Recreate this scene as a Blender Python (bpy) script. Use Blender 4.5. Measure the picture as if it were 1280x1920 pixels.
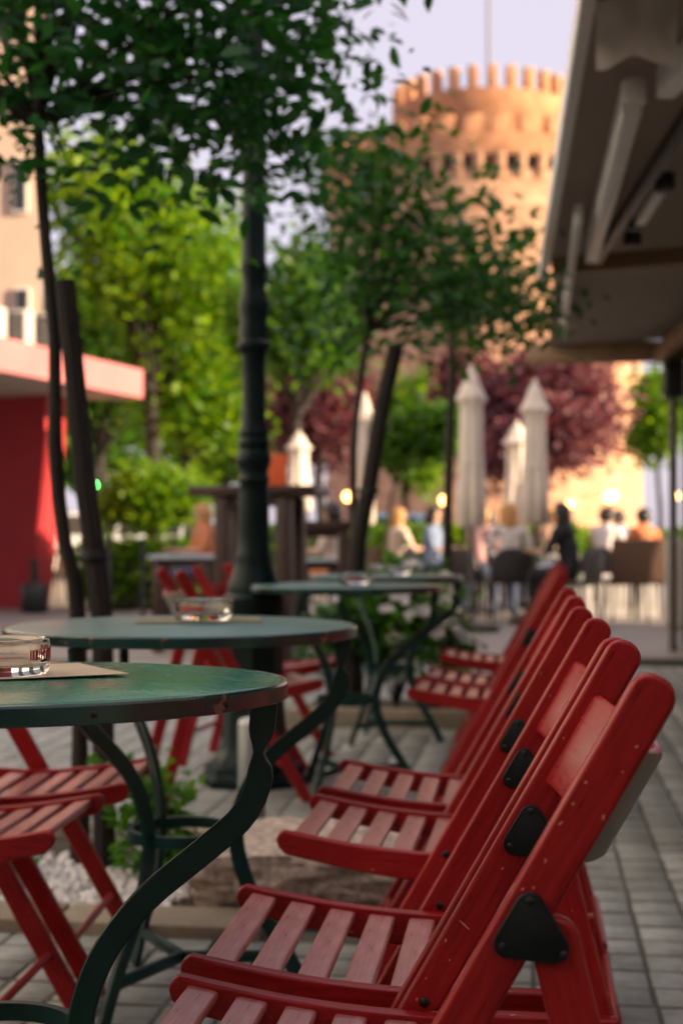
import bpy, bmesh, math, random
import numpy as np
from mathutils import Vector, Matrix, noise as mnoise
R = math.radians
random.seed(7); rng = np.random.default_rng(11)
scene = bpy.context.scene
for o in list(bpy.data.objects): bpy.data.objects.remove(o)
col = scene.collection

# ------------------------------------------------------------------ camera
F, CX, HY, HC = 2667.0, 640.0, 1005.0, 0.93      # focal length and horizon in pixels of the 1280x1920 photo, lens height in m
cam_d = bpy.data.cameras.new('camera'); cam = bpy.data.objects.new('camera', cam_d); col.objects.link(cam)
cam.location = (0, 0, HC); cam.rotation_euler = (R(90), 0, 0)
cam_d.sensor_fit = 'VERTICAL'; cam_d.sensor_height = 36; cam_d.lens = 50.0
cam_d.shift_y = 45/1920.0
cam_d.clip_start = 0.05; cam_d.clip_end = 6000
cam_d.dof.use_dof = True; cam_d.dof.focus_distance = 1.55; cam_d.dof.aperture_fstop = 4.7
scene.camera = cam

# ------------------------------------------------------------------ sky, sun, exposure
SUN_AZ, SUN_EL = R(110), R(16)                   # azimuth clockwise from +Y
world = bpy.data.worlds.new('World'); scene.world = world; world.use_nodes = True
wn = world.node_tree; wn.nodes.clear()
sky = wn.nodes.new('ShaderNodeTexSky'); sky.sky_type = 'NISHITA'; sky.sun_disc = False
sky.sun_elevation = SUN_EL; sky.sun_rotation = SUN_AZ; sky.dust_density = 3.0; sky.ozone_density = 1.5; sky.air_density = 1.0
mixw = wn.nodes.new('ShaderNodeMix'); mixw.data_type = 'RGBA'; mixw.inputs['Factor'].default_value = 0.70
mixw.inputs[7].default_value = (6.0, 5.3, 6.1, 1)  # thin high haze over the whole sky
bg = wn.nodes.new('ShaderNodeBackground'); bg.inputs['Strength'].default_value = 0.063
wo = wn.nodes.new('ShaderNodeOutputWorld')
wn.links.new(sky.outputs['Color'], mixw.inputs[6]); wn.links.new(mixw.outputs[2], bg.inputs['Color'])
wn.links.new(bg.outputs[0], wo.inputs['Surface'])
sd = bpy.data.lights.new('sun', 'SUN'); sd.energy = 4.8; sd.angle = R(0.6); sd.color = (1.0, 0.74, 0.48)
sun = bpy.data.objects.new('sun', sd); col.objects.link(sun)
sdir = Vector((math.sin(SUN_AZ)*math.cos(SUN_EL), math.cos(SUN_AZ)*math.cos(SUN_EL), math.sin(SUN_EL)))
sun.rotation_euler = sdir.to_track_quat('Z', 'Y').to_euler()
sun.location = (20, 0, 20)
scene.view_settings.view_transform = 'Standard'; scene.view_settings.look = 'None'
scene.view_settings.gamma = 1; scene.view_settings.exposure = 1.5
scene.view_settings.use_curve_mapping = False
scene.cycles.use_denoising = True
scene.cycles.max_bounces = 8; scene.cycles.transparent_max_bounces = 8
scene.cycles.sample_clamp_indirect = 6

# ------------------------------------------------------------------ frames
def W(px, py, d): return Vector(((px-CX)/F*d, d, HC-(py-HY)/F*d))
AL = math.atan(360/F)
S2 = Vector((math.sin(AL), math.cos(AL), 0)); N2 = Vector((math.cos(AL), -math.sin(AL), 0))
def RV(t, v, z=0): p = S2*t + N2*v; return Vector((p.x, p.y, z))
def proj(p): return (CX + F*p[0]/p[1], HY - F*(p[2]-HC)/p[1])

# ------------------------------------------------------------------ materials
def newmat(name):
    m = bpy.data.materials.new(name); m.use_nodes = True
    nt = m.node_tree; b = nt.nodes['Principled BSDF']
    return m, nt, b
def nd(nt, t, **k):
    n = nt.nodes.new(t)
    for a, v in k.items(): setattr(n, a, v)
    return n
def rgba(c): return (c[0], c[1], c[2], 1)
def noise_fac(nt, scale, detail=4, stretch=(1,1,1), coord='Object'):
    tc = nd(nt, 'ShaderNodeTexCoord'); mp = nd(nt, 'ShaderNodeMapping'); mp.inputs['Scale'].default_value = stretch
    nz = nd(nt, 'ShaderNodeTexNoise'); nz.inputs['Scale'].default_value = scale; nz.inputs['Detail'].default_value = detail
    nt.links.new(tc.outputs[coord], mp.inputs['Vector']); nt.links.new(mp.outputs[0], nz.inputs['Vector'])
    return nz
def ramp(nt, src, stops):
    r = nd(nt, 'ShaderNodeValToRGB'); e = r.color_ramp.elements
    while len(e) > 1: e.remove(e[-1])
    e[0].position = stops[0][0]; e[0].color = rgba(stops[0][1])
    for p, c in stops[1:]:
        q = e.new(p); q.color = rgba(c)
    nt.links.new(src, r.inputs['Fac']); return r
def mat(name, c1, c2=None, scale=8, rough=.5, metal=0, bump=0, bscale=60, stretch=(1,1,1), coat=0, emit=None, estr=1, rvar=0, objvar=0, spec=.5, worldvar=0):
    m, nt, b = newmat(name)
    b.inputs['Roughness'].default_value = rough; b.inputs['Metallic'].default_value = metal
    b.inputs['Coat Weight'].default_value = coat; b.inputs['Coat Roughness'].default_value = .15
    b.inputs['Specular IOR Level'].default_value = spec
    colsrc = None
    if c2 is None:
        c2 = tuple(x*.78 for x in c1)
    nz = noise_fac(nt, scale, 5, stretch)
    rp = ramp(nt, nz.outputs['Fac'], [(.3, c1), (.7, c2)]); colsrc = rp.outputs[0]
    if objvar:
        oi = nd(nt, 'ShaderNodeObjectInfo'); mr = nd(nt, 'ShaderNodeMapRange')
        mr.inputs['To Min'].default_value = 1-objvar; mr.inputs['To Max'].default_value = 1+objvar
        nt.links.new(oi.outputs['Random'], mr.inputs['Value'])
        hs = nd(nt, 'ShaderNodeHueSaturation'); nt.links.new(mr.outputs[0], hs.inputs['Value']); nt.links.new(colsrc, hs.inputs['Color']); colsrc = hs.outputs[0]
    nt.links.new(colsrc, b.inputs['Base Color'])
    if rvar:
        mr = nd(nt, 'ShaderNodeMapRange'); mr.inputs['To Min'].default_value = max(.02, rough-rvar); mr.inputs['To Max'].default_value = rough+rvar
        nt.links.new(nz.outputs['Fac'], mr.inputs['Value']); nt.links.new(mr.outputs[0], b.inputs['Roughness'])
    if bump:
        n2 = noise_fac(nt, bscale, 4, stretch); bp = nd(nt, 'ShaderNodeBump'); bp.inputs['Strength'].default_value = bump; bp.inputs['Distance'].default_value = .01
        nt.links.new(n2.outputs['Fac'], bp.inputs['Height']); nt.links.new(bp.outputs[0], b.inputs['Normal'])
    if worldvar:
        gp_ = nd(nt, 'ShaderNodeNewGeometry'); wz = nd(nt, 'ShaderNodeTexNoise'); wz.inputs['Scale'].default_value = 1.7; wz.inputs['Detail'].default_value = 7; wz.inputs['Roughness'].default_value = .65
        nt.links.new(gp_.outputs['Position'], wz.inputs['Vector']); wr = ramp(nt, wz.outputs['Fac'], [(.36, (1-worldvar, 1-worldvar, 1-worldvar*1.1)), (.58, (1, 1, 1))])
        wm = nd(nt, 'ShaderNodeMix', data_type='RGBA', blend_type='MULTIPLY'); wm.inputs['Factor'].default_value = 1
        nt.links.new(colsrc, wm.inputs[6]); nt.links.new(wr.outputs[0], wm.inputs[7]); nt.links.new(wm.outputs[2], b.inputs['Base Color'])
    if emit:
        b.inputs['Emission Color'].default_value = rgba(emit); b.inputs['Emission Strength'].default_value = estr
    return m

def wood_red(name, worn, dust_sheen=False):
    m, nt, b = newmat(name)
    gr = noise_fac(nt, 9, 6, (2, 22, 22)); big = noise_fac(nt, 3.5, 3)
    r1 = ramp(nt, gr.outputs['Fac'], dust_sheen and [(.25, (.42, .11, .10)), (.5, (.54, .22, .20)), (.75, (.62, .36, .34))] or [(.25, (.22, .009, .012)), (.55, (.35, .014, .015)), (.85, (.44, .026, .020))])  # pale stops: worn, dusty slats plus their glossy sheen put into the colour
    r2 = ramp(nt, big.outputs['Fac'], [(.35, (.72, .62, .62)), (.7, (1.05, 1.0, 1.0))])
    mu = nd(nt, 'ShaderNodeMix', data_type='RGBA', blend_type='MULTIPLY'); mu.inputs['Factor'].default_value = 1
    nt.links.new(r1.outputs[0], mu.inputs[6]); nt.links.new(r2.outputs[0], mu.inputs[7])
    ch = noise_fac(nt, 120, 3, (.6, 1, 1)); zone = noise_fac(nt, 7, 2)
    ml = nd(nt, 'ShaderNodeMath', operation='MULTIPLY'); nt.links.new(ch.outputs['Fac'], ml.inputs[0]); nt.links.new(zone.outputs['Fac'], ml.inputs[1])
    cr = ramp(nt, ml.outputs[0], [(worn, (0,0,0)), (worn+.012, (1,1,1))])
    mx = nd(nt, 'ShaderNodeMix', data_type='RGBA'); nt.links.new(cr.outputs[0], mx.inputs['Factor'])
    nt.links.new(mu.outputs[2], mx.inputs[6]); mx.inputs[7].default_value = (.52, .25, .15, 1)
    nt.links.new(mx.outputs[2], b.inputs['Base Color'])
    rr = ramp(nt, gr.outputs['Fac'], [(.3, (.27,)*3), (.75, (.45,)*3)])
    nt.links.new(rr.outputs[0], b.inputs['Roughness'])
    b.inputs['Specular IOR Level'].default_value = .5 if dust_sheen else .3; b.inputs['Coat Weight'].default_value = (.6 if dust_sheen else .0); b.inputs['Coat Roughness'].default_value = .25
    bp = nd(nt, 'ShaderNodeBump'); bp.inputs['Strength'].default_value = .10; bp.inputs['Distance'].default_value = .002
    sb = nd(nt, 'ShaderNodeMath', operation='SUBTRACT'); nt.links.new(gr.outputs['Fac'], sb.inputs[0]); nt.links.new(cr.outputs[0], sb.inputs[1])
    nt.links.new(sb.outputs[0], bp.inputs['Height']); nt.links.new(bp.outputs[0], b.inputs['Normal'])
    return m

def leafmat(name, c1, c2, rough=.4, trans=.35, tcol=None):
    m, nt, b = newmat(name)
    gi = nd(nt, 'ShaderNodeNewGeometry'); oi = nd(nt, 'ShaderNodeObjectInfo')
    ad = nd(nt, 'ShaderNodeMath', operation='ADD'); nt.links.new(gi.outputs['Random Per Island'], ad.inputs[0]); nt.links.new(oi.outputs['Random'], ad.inputs[1])
    fr = nd(nt, 'ShaderNodeMath', operation='FRACT'); nt.links.new(ad.outputs[0], fr.inputs[0])
    rp = ramp(nt, fr.outputs[0], [(0, c1), (1, c2)])
    nt.links.new(rp.outputs[0], b.inputs['Base Color']); b.inputs['Roughness'].default_value = rough
    tr = nd(nt, 'ShaderNodeBsdfTranslucent'); tcm = nd(nt, 'ShaderNodeMix', data_type='RGBA', blend_type='MULTIPLY'); tcm.inputs['Factor'].default_value = 1
    tcm.inputs[7].default_value = rgba(tcol or (1.6, 1.5, .5)); nt.links.new(rp.outputs[0], tcm.inputs[6]); nt.links.new(tcm.outputs[2], tr.inputs['Color'])
    ms = nd(nt, 'ShaderNodeMixShader'); ms.inputs[0].default_value = trans
    out = nt.nodes['Material Output']
    nt.links.new(b.outputs[0], ms.inputs[1]); nt.links.new(tr.outputs[0], ms.inputs[2]); nt.links.new(ms.outputs[0], out.inputs['Surface'])
    return m

M = {}
M['red'] = wood_red('red_painted_wood', .43)
M['redworn_sheen'] = wood_red('red_painted_wood_worn_sheen', .39, True)
M['backsheen'] = mat('grey_back_reflection', (.20, .165, .14), (.15, .125, .11), 6, .3, stretch=(1, 6, 6), coat=.4)  # grey stands in for the glossy reflection on the red back faces
M['plate'] = mat('black_plastic', (.006, .010, .010), (.008, .012, .012), 20, .5, spec=.2)
M['screw'] = mat('dark_screw', (.05, .055, .055), None, 20, .25, .8)
M['green_metal'] = mat('green_painted_iron', (.003, .045, .038), (.002, .030, .027), 14, .35, bump=.02, bscale=120, spec=.4)
def table_mat():
    m, nt, b = newmat('green_tabletop')
    z1 = noise_fac(nt, 5, 6, (1, 2.5, 1)); z2 = noise_fac(nt, 26, 5, (1, 3, 1))
    r1 = ramp(nt, z1.outputs['Fac'], [(.3, (.005, .11, .072)), (.55, (.010, .15, .095)), (.70, (.05, .23, .14))])
    nt.links.new(r1.outputs[0], b.inputs['Base Color'])
    r2 = ramp(nt, z2.outputs['Fac'], [(.3, (.16,)*3), (.8, (.34,)*3)]); nt.links.new(r2.outputs[0], b.inputs['Roughness'])
    bp = nd(nt, 'ShaderNodeBump'); bp.inputs['Strength'].default_value = .05; bp.inputs['Distance'].default_value = .002
    nt.links.new(z2.outputs['Fac'], bp.inputs['Height']); nt.links.new(bp.outputs[0], b.inputs['Normal'])
    return m
M['tabletop'] = table_mat()
M['tablegrey'] = mat('sky_pale_green_tabletop', (.09, .19, .175), (.06, .15, .14), 4, .36, rvar=.08)  # greyed base: sky reflection on these tops partly put into the colour
M['rim'] = mat('green_rim_band', (.003, .050, .042), (.002, .035, .030), 14, .22, bump=.06, bscale=90, coat=.3)
def worn(m, scale, th, c, metal=0):
    nt = m.node_tree; b = nt.nodes['Principled BSDF']; src = b.inputs['Base Color'].links[0].from_socket
    nz = noise_fac(nt, scale, 6, (1, 1, 1)); rp = ramp(nt, nz.outputs['Fac'], [(th, (0,0,0)), (th+.03, (1,1,1))]); mx = nd(nt, 'ShaderNodeMix', data_type='RGBA')
    nt.links.new(rp.outputs[0], mx.inputs['Factor']); nt.links.new(src, mx.inputs[6]); mx.inputs[7].default_value = rgba(c); nt.links.new(mx.outputs[2], b.inputs['Base Color'])
worn(M['rim'], 38, .66, (.16, .10, .06)); worn(M['green_metal'], 30, .70, (.05, .035, .02))
def glassmat(name, tint=(1,1,1)):
    m, nt, b = newmat(name); b.inputs['Base Color'].default_value = rgba(tint); b.inputs['Roughness'].default_value = .02
    b.inputs['Transmission Weight'].default_value = 1; b.inputs['IOR'].default_value = 1.5
    return m
M['glass'] = glassmat('clear_glass', (.97, .96, .95))
M['redprint'] = mat('red_print', (.45, .02, .02), None, 10, .4)
M['paper'] = mat('paper_mat', (.50, .40, .28), (.42, .33, .22), 9, .7)
M['paper2'] = mat('olive_paper', (.22, .20, .10), (.17, .15, .08), 9, .7)
M['paver'] = mat('grey_paver', (.42, .445, .435), (.30, .322, .315), 22, .75, bump=.5, bscale=120, objvar=.16, worldvar=.32)
M['joint'] = mat('paver_joint', (.11, .11, .09), (.075, .078, .065), 30, .9, bump=.5)
M['plaza'] = mat('pale_plaza_stone', (.30, .27, .24), (.22, .20, .18), 1.3, .7, bump=.2, bscale=30)
M['kerb'] = mat('sandstone_kerb', (.30, .25, .19), (.23, .19, .14), 9, .8, bump=.4, bscale=70)
M['soil'] = mat('bed_soil', (.06, .045, .03), (.035, .028, .02), 25, .95, bump=.8, bscale=60)
M['granite'] = mat('granite', (.68, .55, .46), (.22, .18, .155), 42, .8, bump=.7, bscale=90)
M['pebble'] = mat('white_pebble', (.74, .73, .72), (.50, .48, .47), 9, .7)
M['bark'] = mat('dark_bark', (.026, .019, .014), (.011, .009, .007), 14, .85, bump=.9, bscale=35, stretch=(1, 1, .2))
M['stake'] = mat('dark_stake_wood', (.018, .013, .010), (.009, .007, .006), 9, .9, bump=.6, bscale=40, stretch=(1,1,.15))
M['iron'] = mat('dark_green_cast_iron', (.0015, .014, .014), (.001, .010, .011), 20, .45, bump=.1, bscale=60, spec=.2)
M['steel'] = mat('brushed_steel', (.32, .33, .32), (.26, .27, .26), 30, .4, .7, stretch=(1,1,.1))
M['whitecap'] = mat('white_cap', (.75, .75, .74), None, 20, .4)
M['leaf_near'] = leafmat('leaf_near', (.006, .066, .022), (.030, .140, .026), .45, .42)
M['leaf_mid'] = leafmat('leaf_mid', (.009, .070, .016), (.045, .150, .020), .45, .42)
M['leaf_lime'] = leafmat('leaf_lime', (.035, .16, .006), (.22, .36, .010), .5, .55, (1.5, 1.35, .35))
M['leaf_deep'] = leafmat('leaf_deep', (.020, .090, .008), (.09, .20, .012), .5, .48)
M['leaf_purple'] = leafmat('leaf_purple', (.11, .040, .052), (.22, .085, .09), .5, .35, (1.5, .8, .9))
M['leaf_bed'] = leafmat('leaf_bed', (.035, .15, .014), (.11, .27, .022), .45, .4)
M['petal'] = leafmat('white_petal', (.72, .66, .70), (.80, .78, .78), .5, .3, (1, 1, 1))
M['stone'] = mat('tower_stone', (.60, .37, .23), (.36, .19, .11), .7, .9, bump=.6, bscale=3, stretch=(1, 1, 2.2))
M['stone2'] = mat('tower_parapet_stone', (.54, .28, .14), (.36, .16, .08), .9, .9, bump=.5, bscale=2.5)
M['polegrey'] = mat('grey_pole', (.20, .19, .21), None, 5, .6)
M['dark'] = mat('dark_opening', (.02, .016, .014), None, 5, .8)
M['awning'] = mat('brown_awning_fabric', (.27, .24, .21), (.22, .20, .175), 3, .85)
def translucent(m, f, c):
    nt = m.node_tree; tr = nd(nt, 'ShaderNodeBsdfTranslucent'); tr.inputs['Color'].default_value = rgba(c); ms = nd(nt, 'ShaderNodeMixShader'); ms.inputs[0].default_value = f
    nt.links.new(nt.nodes['Principled BSDF'].outputs[0], ms.inputs[1]); nt.links.new(tr.outputs[0], ms.inputs[2]); nt.links.new(ms.outputs[0], nt.nodes['Material Output'].inputs['Surface'])
translucent(M['awning'], .35, (.40, .34, .29))
M['alu'] = mat('pale_aluminium', (.80, .78, .77), (.72, .70, .69), 12, .4)
M['alu_dark'] = mat('dark_grey_metal', (.09, .085, .08), None, 12, .45, .4)
M['soffit'] = mat('grey_soffit', (.50, .47, .43), (.44, .41, .38), 4, .8)
M['blackmetal'] = mat('black_metal', (.015, .017, .018), None, 12, .45)
M['plaster'] = mat('beige_plaster', (.52, .40, .31), (.46, .35, .27), 1.2, .85)
M['plaster2'] = mat('pale_plaster', (.60, .53, .46), (.52, .46, .40), 1.2, .85)
M['plaster_bounce'] = mat('pale_bounce_plaster', (.66, .72, .76), (.60, .66, .70), 1.2, .85)
M['pink'] = mat('pink_fascia', (.54, .18, .18), (.48, .15, .155), 2, .7)
M['redwall'] = mat('red_render', (.42, .022, .028), (.36, .018, .024), 1.5, .75)
M['white'] = mat('white_paint', (.72, .70, .67), None, 6, .5)
M['grille'] = mat('grey_grille', (.035, .035, .037), None, 6, .6)
M['pane'] = mat('window_pane', (.03, .035, .04), None, 3, .08)
M['canvas'] = mat('cream_canvas', (.72, .64, .55), (.64, .56, .47), 5, .85)
M['brownwood'] = mat('brown_table_wood', (.055, .024, .013), (.032, .014, .009), 7, .45, stretch=(1, 8, 1), bump=.2)
M['tanwood'] = mat('tan_wood_edge', (.24, .14, .075), (.18, .10, .05), 7, .5, stretch=(1, 8, 1))
M['greytop'] = mat('grey_blue_table_top', (.40, .45, .50), (.34, .39, .44), 6, .35)
M['wicker'] = mat('brown_wicker', (.16, .09, .055), (.10, .055, .035), 60, .7, bump=.8, bscale=120)
M['darkseat'] = mat('dark_grey_seat', (.035, .032, .034), None, 10, .5)
M['orange'] = mat('orange_panel', (.75, .12, .02), None, 5, .6)
M['lamp_glow'] = mat('warm_lamp_glow', (1, .6, .25), None, 5, .4, emit=(1, .42, .10), estr=5)
M['green_led'] = mat('green_signal', (.05, .6, .1), None, 5, .4, emit=(.06, 1, .10), estr=14)
M['skin'] = mat('skin', (.50, .29, .20), None, 6, .5)
M['blond'] = mat('blond_hair', (.52, .27, .09), (.38, .19, .06), 40, .5, stretch=(1,1,.2))
M['darkhair'] = mat('dark_hair', (.02, .014, .011), None, 40, .4, stretch=(1,1,.2))
M['water'] = mat('sea', (.10, .22, .25), None, 1, .15)
M['carwhite'] = mat('white_car_paint', (.62, .66, .72), None, 3, .25, coat=.6)
M['carblue'] = mat('blue_car_paint', (.12, .24, .38), None, 3, .25, coat=.6)
M['tyre'] = mat('tyre_rubber', (.02, .02, .02), None, 9, .8)
M['tile'] = mat('dark_tread', (.05, .05, .05), None, 9, .8)
for nm, c in dict(c_white=(.70,.66,.66), c_black=(.012,.013,.016), c_pink=(.62,.36,.36), c_blue=(.20,.27,.42), c_jean=(.05,.07,.13), c_orange=(.60,.22,.10), c_lilac=(.45,.36,.52), c_cream=(.66,.55,.45)).items():
    M[nm] = mat('cloth_'+nm[2:], c, None, 12, .85)

# ------------------------------------------------------------------ object helpers
def tag(o, label=None, cat=None, group=None, kind=None):
    if label: o['label'] = label
    if cat: o['category'] = cat
    if group: o['group'] = group
    if kind: o['kind'] = kind
    return o
def link(name, me, m=None, parent=None, mtx=None):
    o = bpy.data.objects.new(name, me); col.objects.link(o)
    if m is not None and me is not None and len(me.materials) == 0: me.materials.append(M[m] if isinstance(m, str) else m)
    if parent is not None: o.parent = parent
    if mtx is not None: o.matrix_local = mtx if isinstance(mtx, Matrix) else Matrix.Translation(mtx)
    return o
def empty(name, loc=(0,0,0), rz=0, label=None, cat=None, group=None):
    o = bpy.data.objects.new(name, None); o.empty_display_size = .1; col.objects.link(o)
    o.location = loc; o.rotation_euler = (0, 0, rz); tag(o, label, cat, group); return o
def copy_tree(o, parent=None):
    c = o.copy(); col.objects.link(c)
    if parent is not None: c.parent = parent
    for ch in list(o.children): copy_tree(ch, c)
    return c
def finish(bm, smooth=None, name='mesh'):
    bmesh.ops.recalc_face_normals(bm, faces=bm.faces)
    me = bpy.data.meshes.new(name); bm.to_mesh(me); bm.free()
    if smooth is not None:
        me.polygons.foreach_set('use_smooth', [True]*len(me.polygons))
        me.set_sharp_from_angle(angle=R(smooth))
    return me
def bevel_sharp(bm, w, seg=2, ang=30):
    es = [e for e in bm.edges if len(e.link_faces) == 2 and e.calc_face_angle(0) > R(ang)]
    if es and w > 0: bmesh.ops.bevel(bm, geom=es, offset=w, segments=seg, affect='EDGES', clamp_overlap=True, profile=.5)
def prism(pts, y0, y1, bev=0, seg=2, smooth=45, ang=30):
    """outline in local (x,z), extruded from y0 to y1"""
    bm = bmesh.new()
    a = [bm.verts.new((x, y0, z)) for x, z in pts]; b = [bm.verts.new((x, y1, z)) for x, z in pts]
    n = len(pts); bm.faces.new(a); bm.faces.new(list(reversed(b)))
    for i in range(n): bm.faces.new((a[i], b[i], b[(i+1) % n], a[(i+1) % n]))
    bmesh.ops.recalc_face_normals(bm, faces=bm.faces)
    if bev: bevel_sharp(bm, bev, seg, ang)
    return finish(bm, smooth)
def boxm(x0, x1, y0, y1, z0, z1, bev=0, seg=2):
    return prism([(x0,z0),(x1,z0),(x1,z1),(x0,z1)], y0, y1, bev, seg)
def poly_prism(pts, z0, z1, bev=0):
    """outline in plan (x,y), extruded in z"""
    bm = bmesh.new()
    a = [bm.verts.new((x, y, z0)) for x, y in pts]; b = [bm.verts.new((x, y, z1)) for x, y in pts]
    n = len(pts); bm.faces.new(list(reversed(a))); bm.faces.new(b)
    for i in range(n): bm.faces.new((a[i], a[(i+1) % n], b[(i+1) % n], b[i]))
    bmesh.ops.recalc_face_normals(bm, faces=bm.faces)
    if bev: bevel_sharp(bm, bev)
    return finish(bm, 40)
def lathe(prof, seg=24, smooth=40, close=True):
    bm = bmesh.new(); rings = []
    for r, z in prof:
        if r < 1e-5: rings.append([bm.verts.new((0, 0, z))])
        else: rings.append([bm.verts.new((r*math.cos(2*math.pi*i/seg), r*math.sin(2*math.pi*i/seg), z)) for i in range(seg)])
    for a, b in zip(rings, rings[1:]):
        for i in range(seg):
            j = (i+1) % seg
            if len(a) == 1 and len(b) == 1: continue
            if len(a) == 1: bm.faces.new((a[0], b[j], b[i]))
            elif len(b) == 1: bm.faces.new((a[i], a[j], b[0]))
            else: bm.faces.new((a[i], a[j], b[j], b[i]))
    if close:
        if len(rings[0]) > 1: bm.faces.new(list(reversed(rings[0])))
        if len(rings[-1]) > 1: bm.faces.new(rings[-1])
    return finish(bm, smooth)
def tube_into(bm, pts, radii, seg=8, flat=None, up=None):
    """sweep a round (or rectangular, flat=(w,t)) section along pts"""
    pts = [Vector(p) for p in pts]; rings = []; n = len(pts)
    ref = Vector(up) if up is not None else None
    for i, p in enumerate(pts):
        t = (pts[min(i+1, n-1)] - pts[max(i-1, 0)]).normalized()
        if ref is None: ref = Vector((0, 0, 1)) if abs(t.z) < .9 else Vector((1, 0, 0))
        u = (ref - t*ref.dot(t)).normalized(); v = t.cross(u)
        if up is None: ref = u
        if flat:
            w, h = flat if not callable(flat) else flat(i/(n-1))
            c = .3
            off = [(w, h*(1-c)), (w*(1-.12), h), (-w*(1-.12), h), (-w, h*(1-c)), (-w, -h*(1-c)), (-w*(1-.12), -h), (w*(1-.12), -h), (w, -h*(1-c))]
            rings.append([bm.verts.new(p + u*a*.5 + v*b*.5) for a, b in off])
        else:
            r = radii[i] if hasattr(radii, '__len__') else radii
            rings.append([bm.verts.new(p + (u*math.cos(2*math.pi*k/seg) + v*math.sin(2*math.pi*k/seg))*r) for k in range(seg)])
    for a, b in zip(rings, rings[1:]):
        m = len(a)
        for k in range(m): bm.faces.new((a[k], a[(k+1) % m], b[(k+1) % m], b[k]))
    bm.faces.new(list(reversed(rings[0]))); bm.faces.new(rings[-1])
def tube(pts, radii, seg=8, flat=None, up=None, smooth=50):
    bm = bmesh.new(); tube_into(bm, pts, radii, seg, flat, up); return finish(bm, smooth)
def spline(pts, n):
    """Catmull-Rom through pts"""
    P = [Vector(p) for p in pts]; P = [P[0]*2-P[1]] + P + [P[-1]*2-P[-2]]; out = []
    m = len(P)-3
    for k in range(n+1):
        s = k/n*m; i = min(int(s), m-1); t = s-i
        a, b, c, d = P[i:i+4]
        out.append(.5*((2*b) + (c-a)*t + (2*a-5*b+4*c-d)*t*t + (3*b-a-3*c+d)*t**3))
    return out
def sphere(r, sx=1, sy=1, sz=1, sub=2, loc=(0,0,0), jitter=0):
    bm = bmesh.new(); bmesh.ops.create_icosphere(bm, subdivisions=sub, radius=r)
    for v in bm.verts:
        k = 1 + jitter*mnoise.noise(v.co/r*1.7 + Vector(loc))
        v.co = Vector((v.co.x*sx*k + loc[0], v.co.y*sy*k + loc[1], v.co.z*sz*k + loc[2]))
    return finish(bm, 60)
def wn_mod(o):
    md = o.modifiers.new('wn', 'WEIGHTED_NORMAL'); md.keep_sharp = True; return o

# ------------------------------------------------------------------ ground
def sheet(name, pts, z, m, kind='structure'):
    bm = bmesh.new(); bm.faces.new([bm.verts.new((x, y, z)) for x, y in pts]); me = finish(bm)
    o = link(name, me, m); tag(o, kind=kind); return o
g = sheet('ground', [(-400, -60), (400, -60), (400, 900), (-400, 900)], -.012, 'plaza')
def rvp(t, v): p = RV(t, v); return (p.x, p.y)
pave = sheet('pavement', [rvp(-8, -9), rvp(10.4, -9), rvp(10.4, 4), rvp(-8, 4)], .0012, 'joint')
sheet('sea', [(30, 240), (400, 240), (400, 890), (-60, 890)], -.006, 'water')
# pavers, laid in courses across the row direction
PW, PL, GAP, GT = .120, .118, .011, .017
paver_me = boxm(-PW/2+GAP/2, PW/2-GAP/2, -PL/2+GT/2, PL/2-GT/2, -.03, .004, .0015, 1); paver_me.materials.append(M['paver'])
cells = []
nt_ = int((10.35-2.5)/PL)
for i in range(nt_):
    t = 2.5 + (i+.5)*PL
    for j in range(-26, 15):
        v = (j+.5)*PW
        if 3.2 < t < 4.32 and -1.95 < v < -.40: continue        # planting bed by the near tree
        if 6.85 < t < 7.95 and -1.25 < v < -.30: continue        # planting bed by the second tree
        p = RV(t, v); x, y = proj(p)
        vis = -60 < x < 1340 and y < 1990
        if not vis: continue
        clear = (x > 1130 and y > 1240) or (y > 1790 and x < 300) or (560 < x < 820 and 1380 < y) or (880 < x < 1150 and 1150 < y < 1260)
        cells.append((0 if clear else 1, p.y, t, v))
cells.sort()
bmj = bmesh.new(); tmpv = None
near = cells[:300]
for _, d, t, v in near:
    o = bpy.data.objects.new('paver', paver_me); col.objects.link(o); o.parent = pave
    p = RV(t+random.uniform(-.002, .002), v+random.uniform(-.002, .002), random.uniform(-.0015, .0015)); o.location = p
    o.rotation_euler = (random.uniform(-.012, .012), random.uniform(-.012, .012), -AL+random.uniform(-.012, .012))
base_v = np.array([vv.co for vv in paver_me.vertices]); base_f = [tuple(pp.vertices) for pp in paver_me.polygons]
VV, FF = [], []
for k, (_, d, t, v) in enumerate(cells[300:]):
    p = RV(t, v, random.uniform(-.0015, .0015)); a = -AL+random.uniform(-.012, .012); c, s = math.cos(a), math.sin(a)
    q = base_v.copy(); q[:, 0] = base_v[:, 0]*c - base_v[:, 1]*s + p.x; q[:, 1] = base_v[:, 0]*s + base_v[:, 1]*c + p.y
    q[:, 2] += p.z + base_v[:, 0]*random.uniform(-.012, .012)
    VV.append(q); FF += [tuple(i + k*len(base_v) for i in f) for f in base_f]
me = bpy.data.meshes.new('pavers'); me.from_pydata(np.concatenate(VV).tolist(), [], FF)
o = link('paver_field', me, 'paver', pave); tag(o, kind='stuff')
# dark kerb step where the pavers end
kb = link('kerb_step', poly_prism([rvp(10.4, .3), rvp(10.62, .3), rvp(10.62, 3.4), rvp(10.4, 3.4)], -.02, .05, .01), 'alu_dark'); tag(kb, kind='structure')

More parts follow.
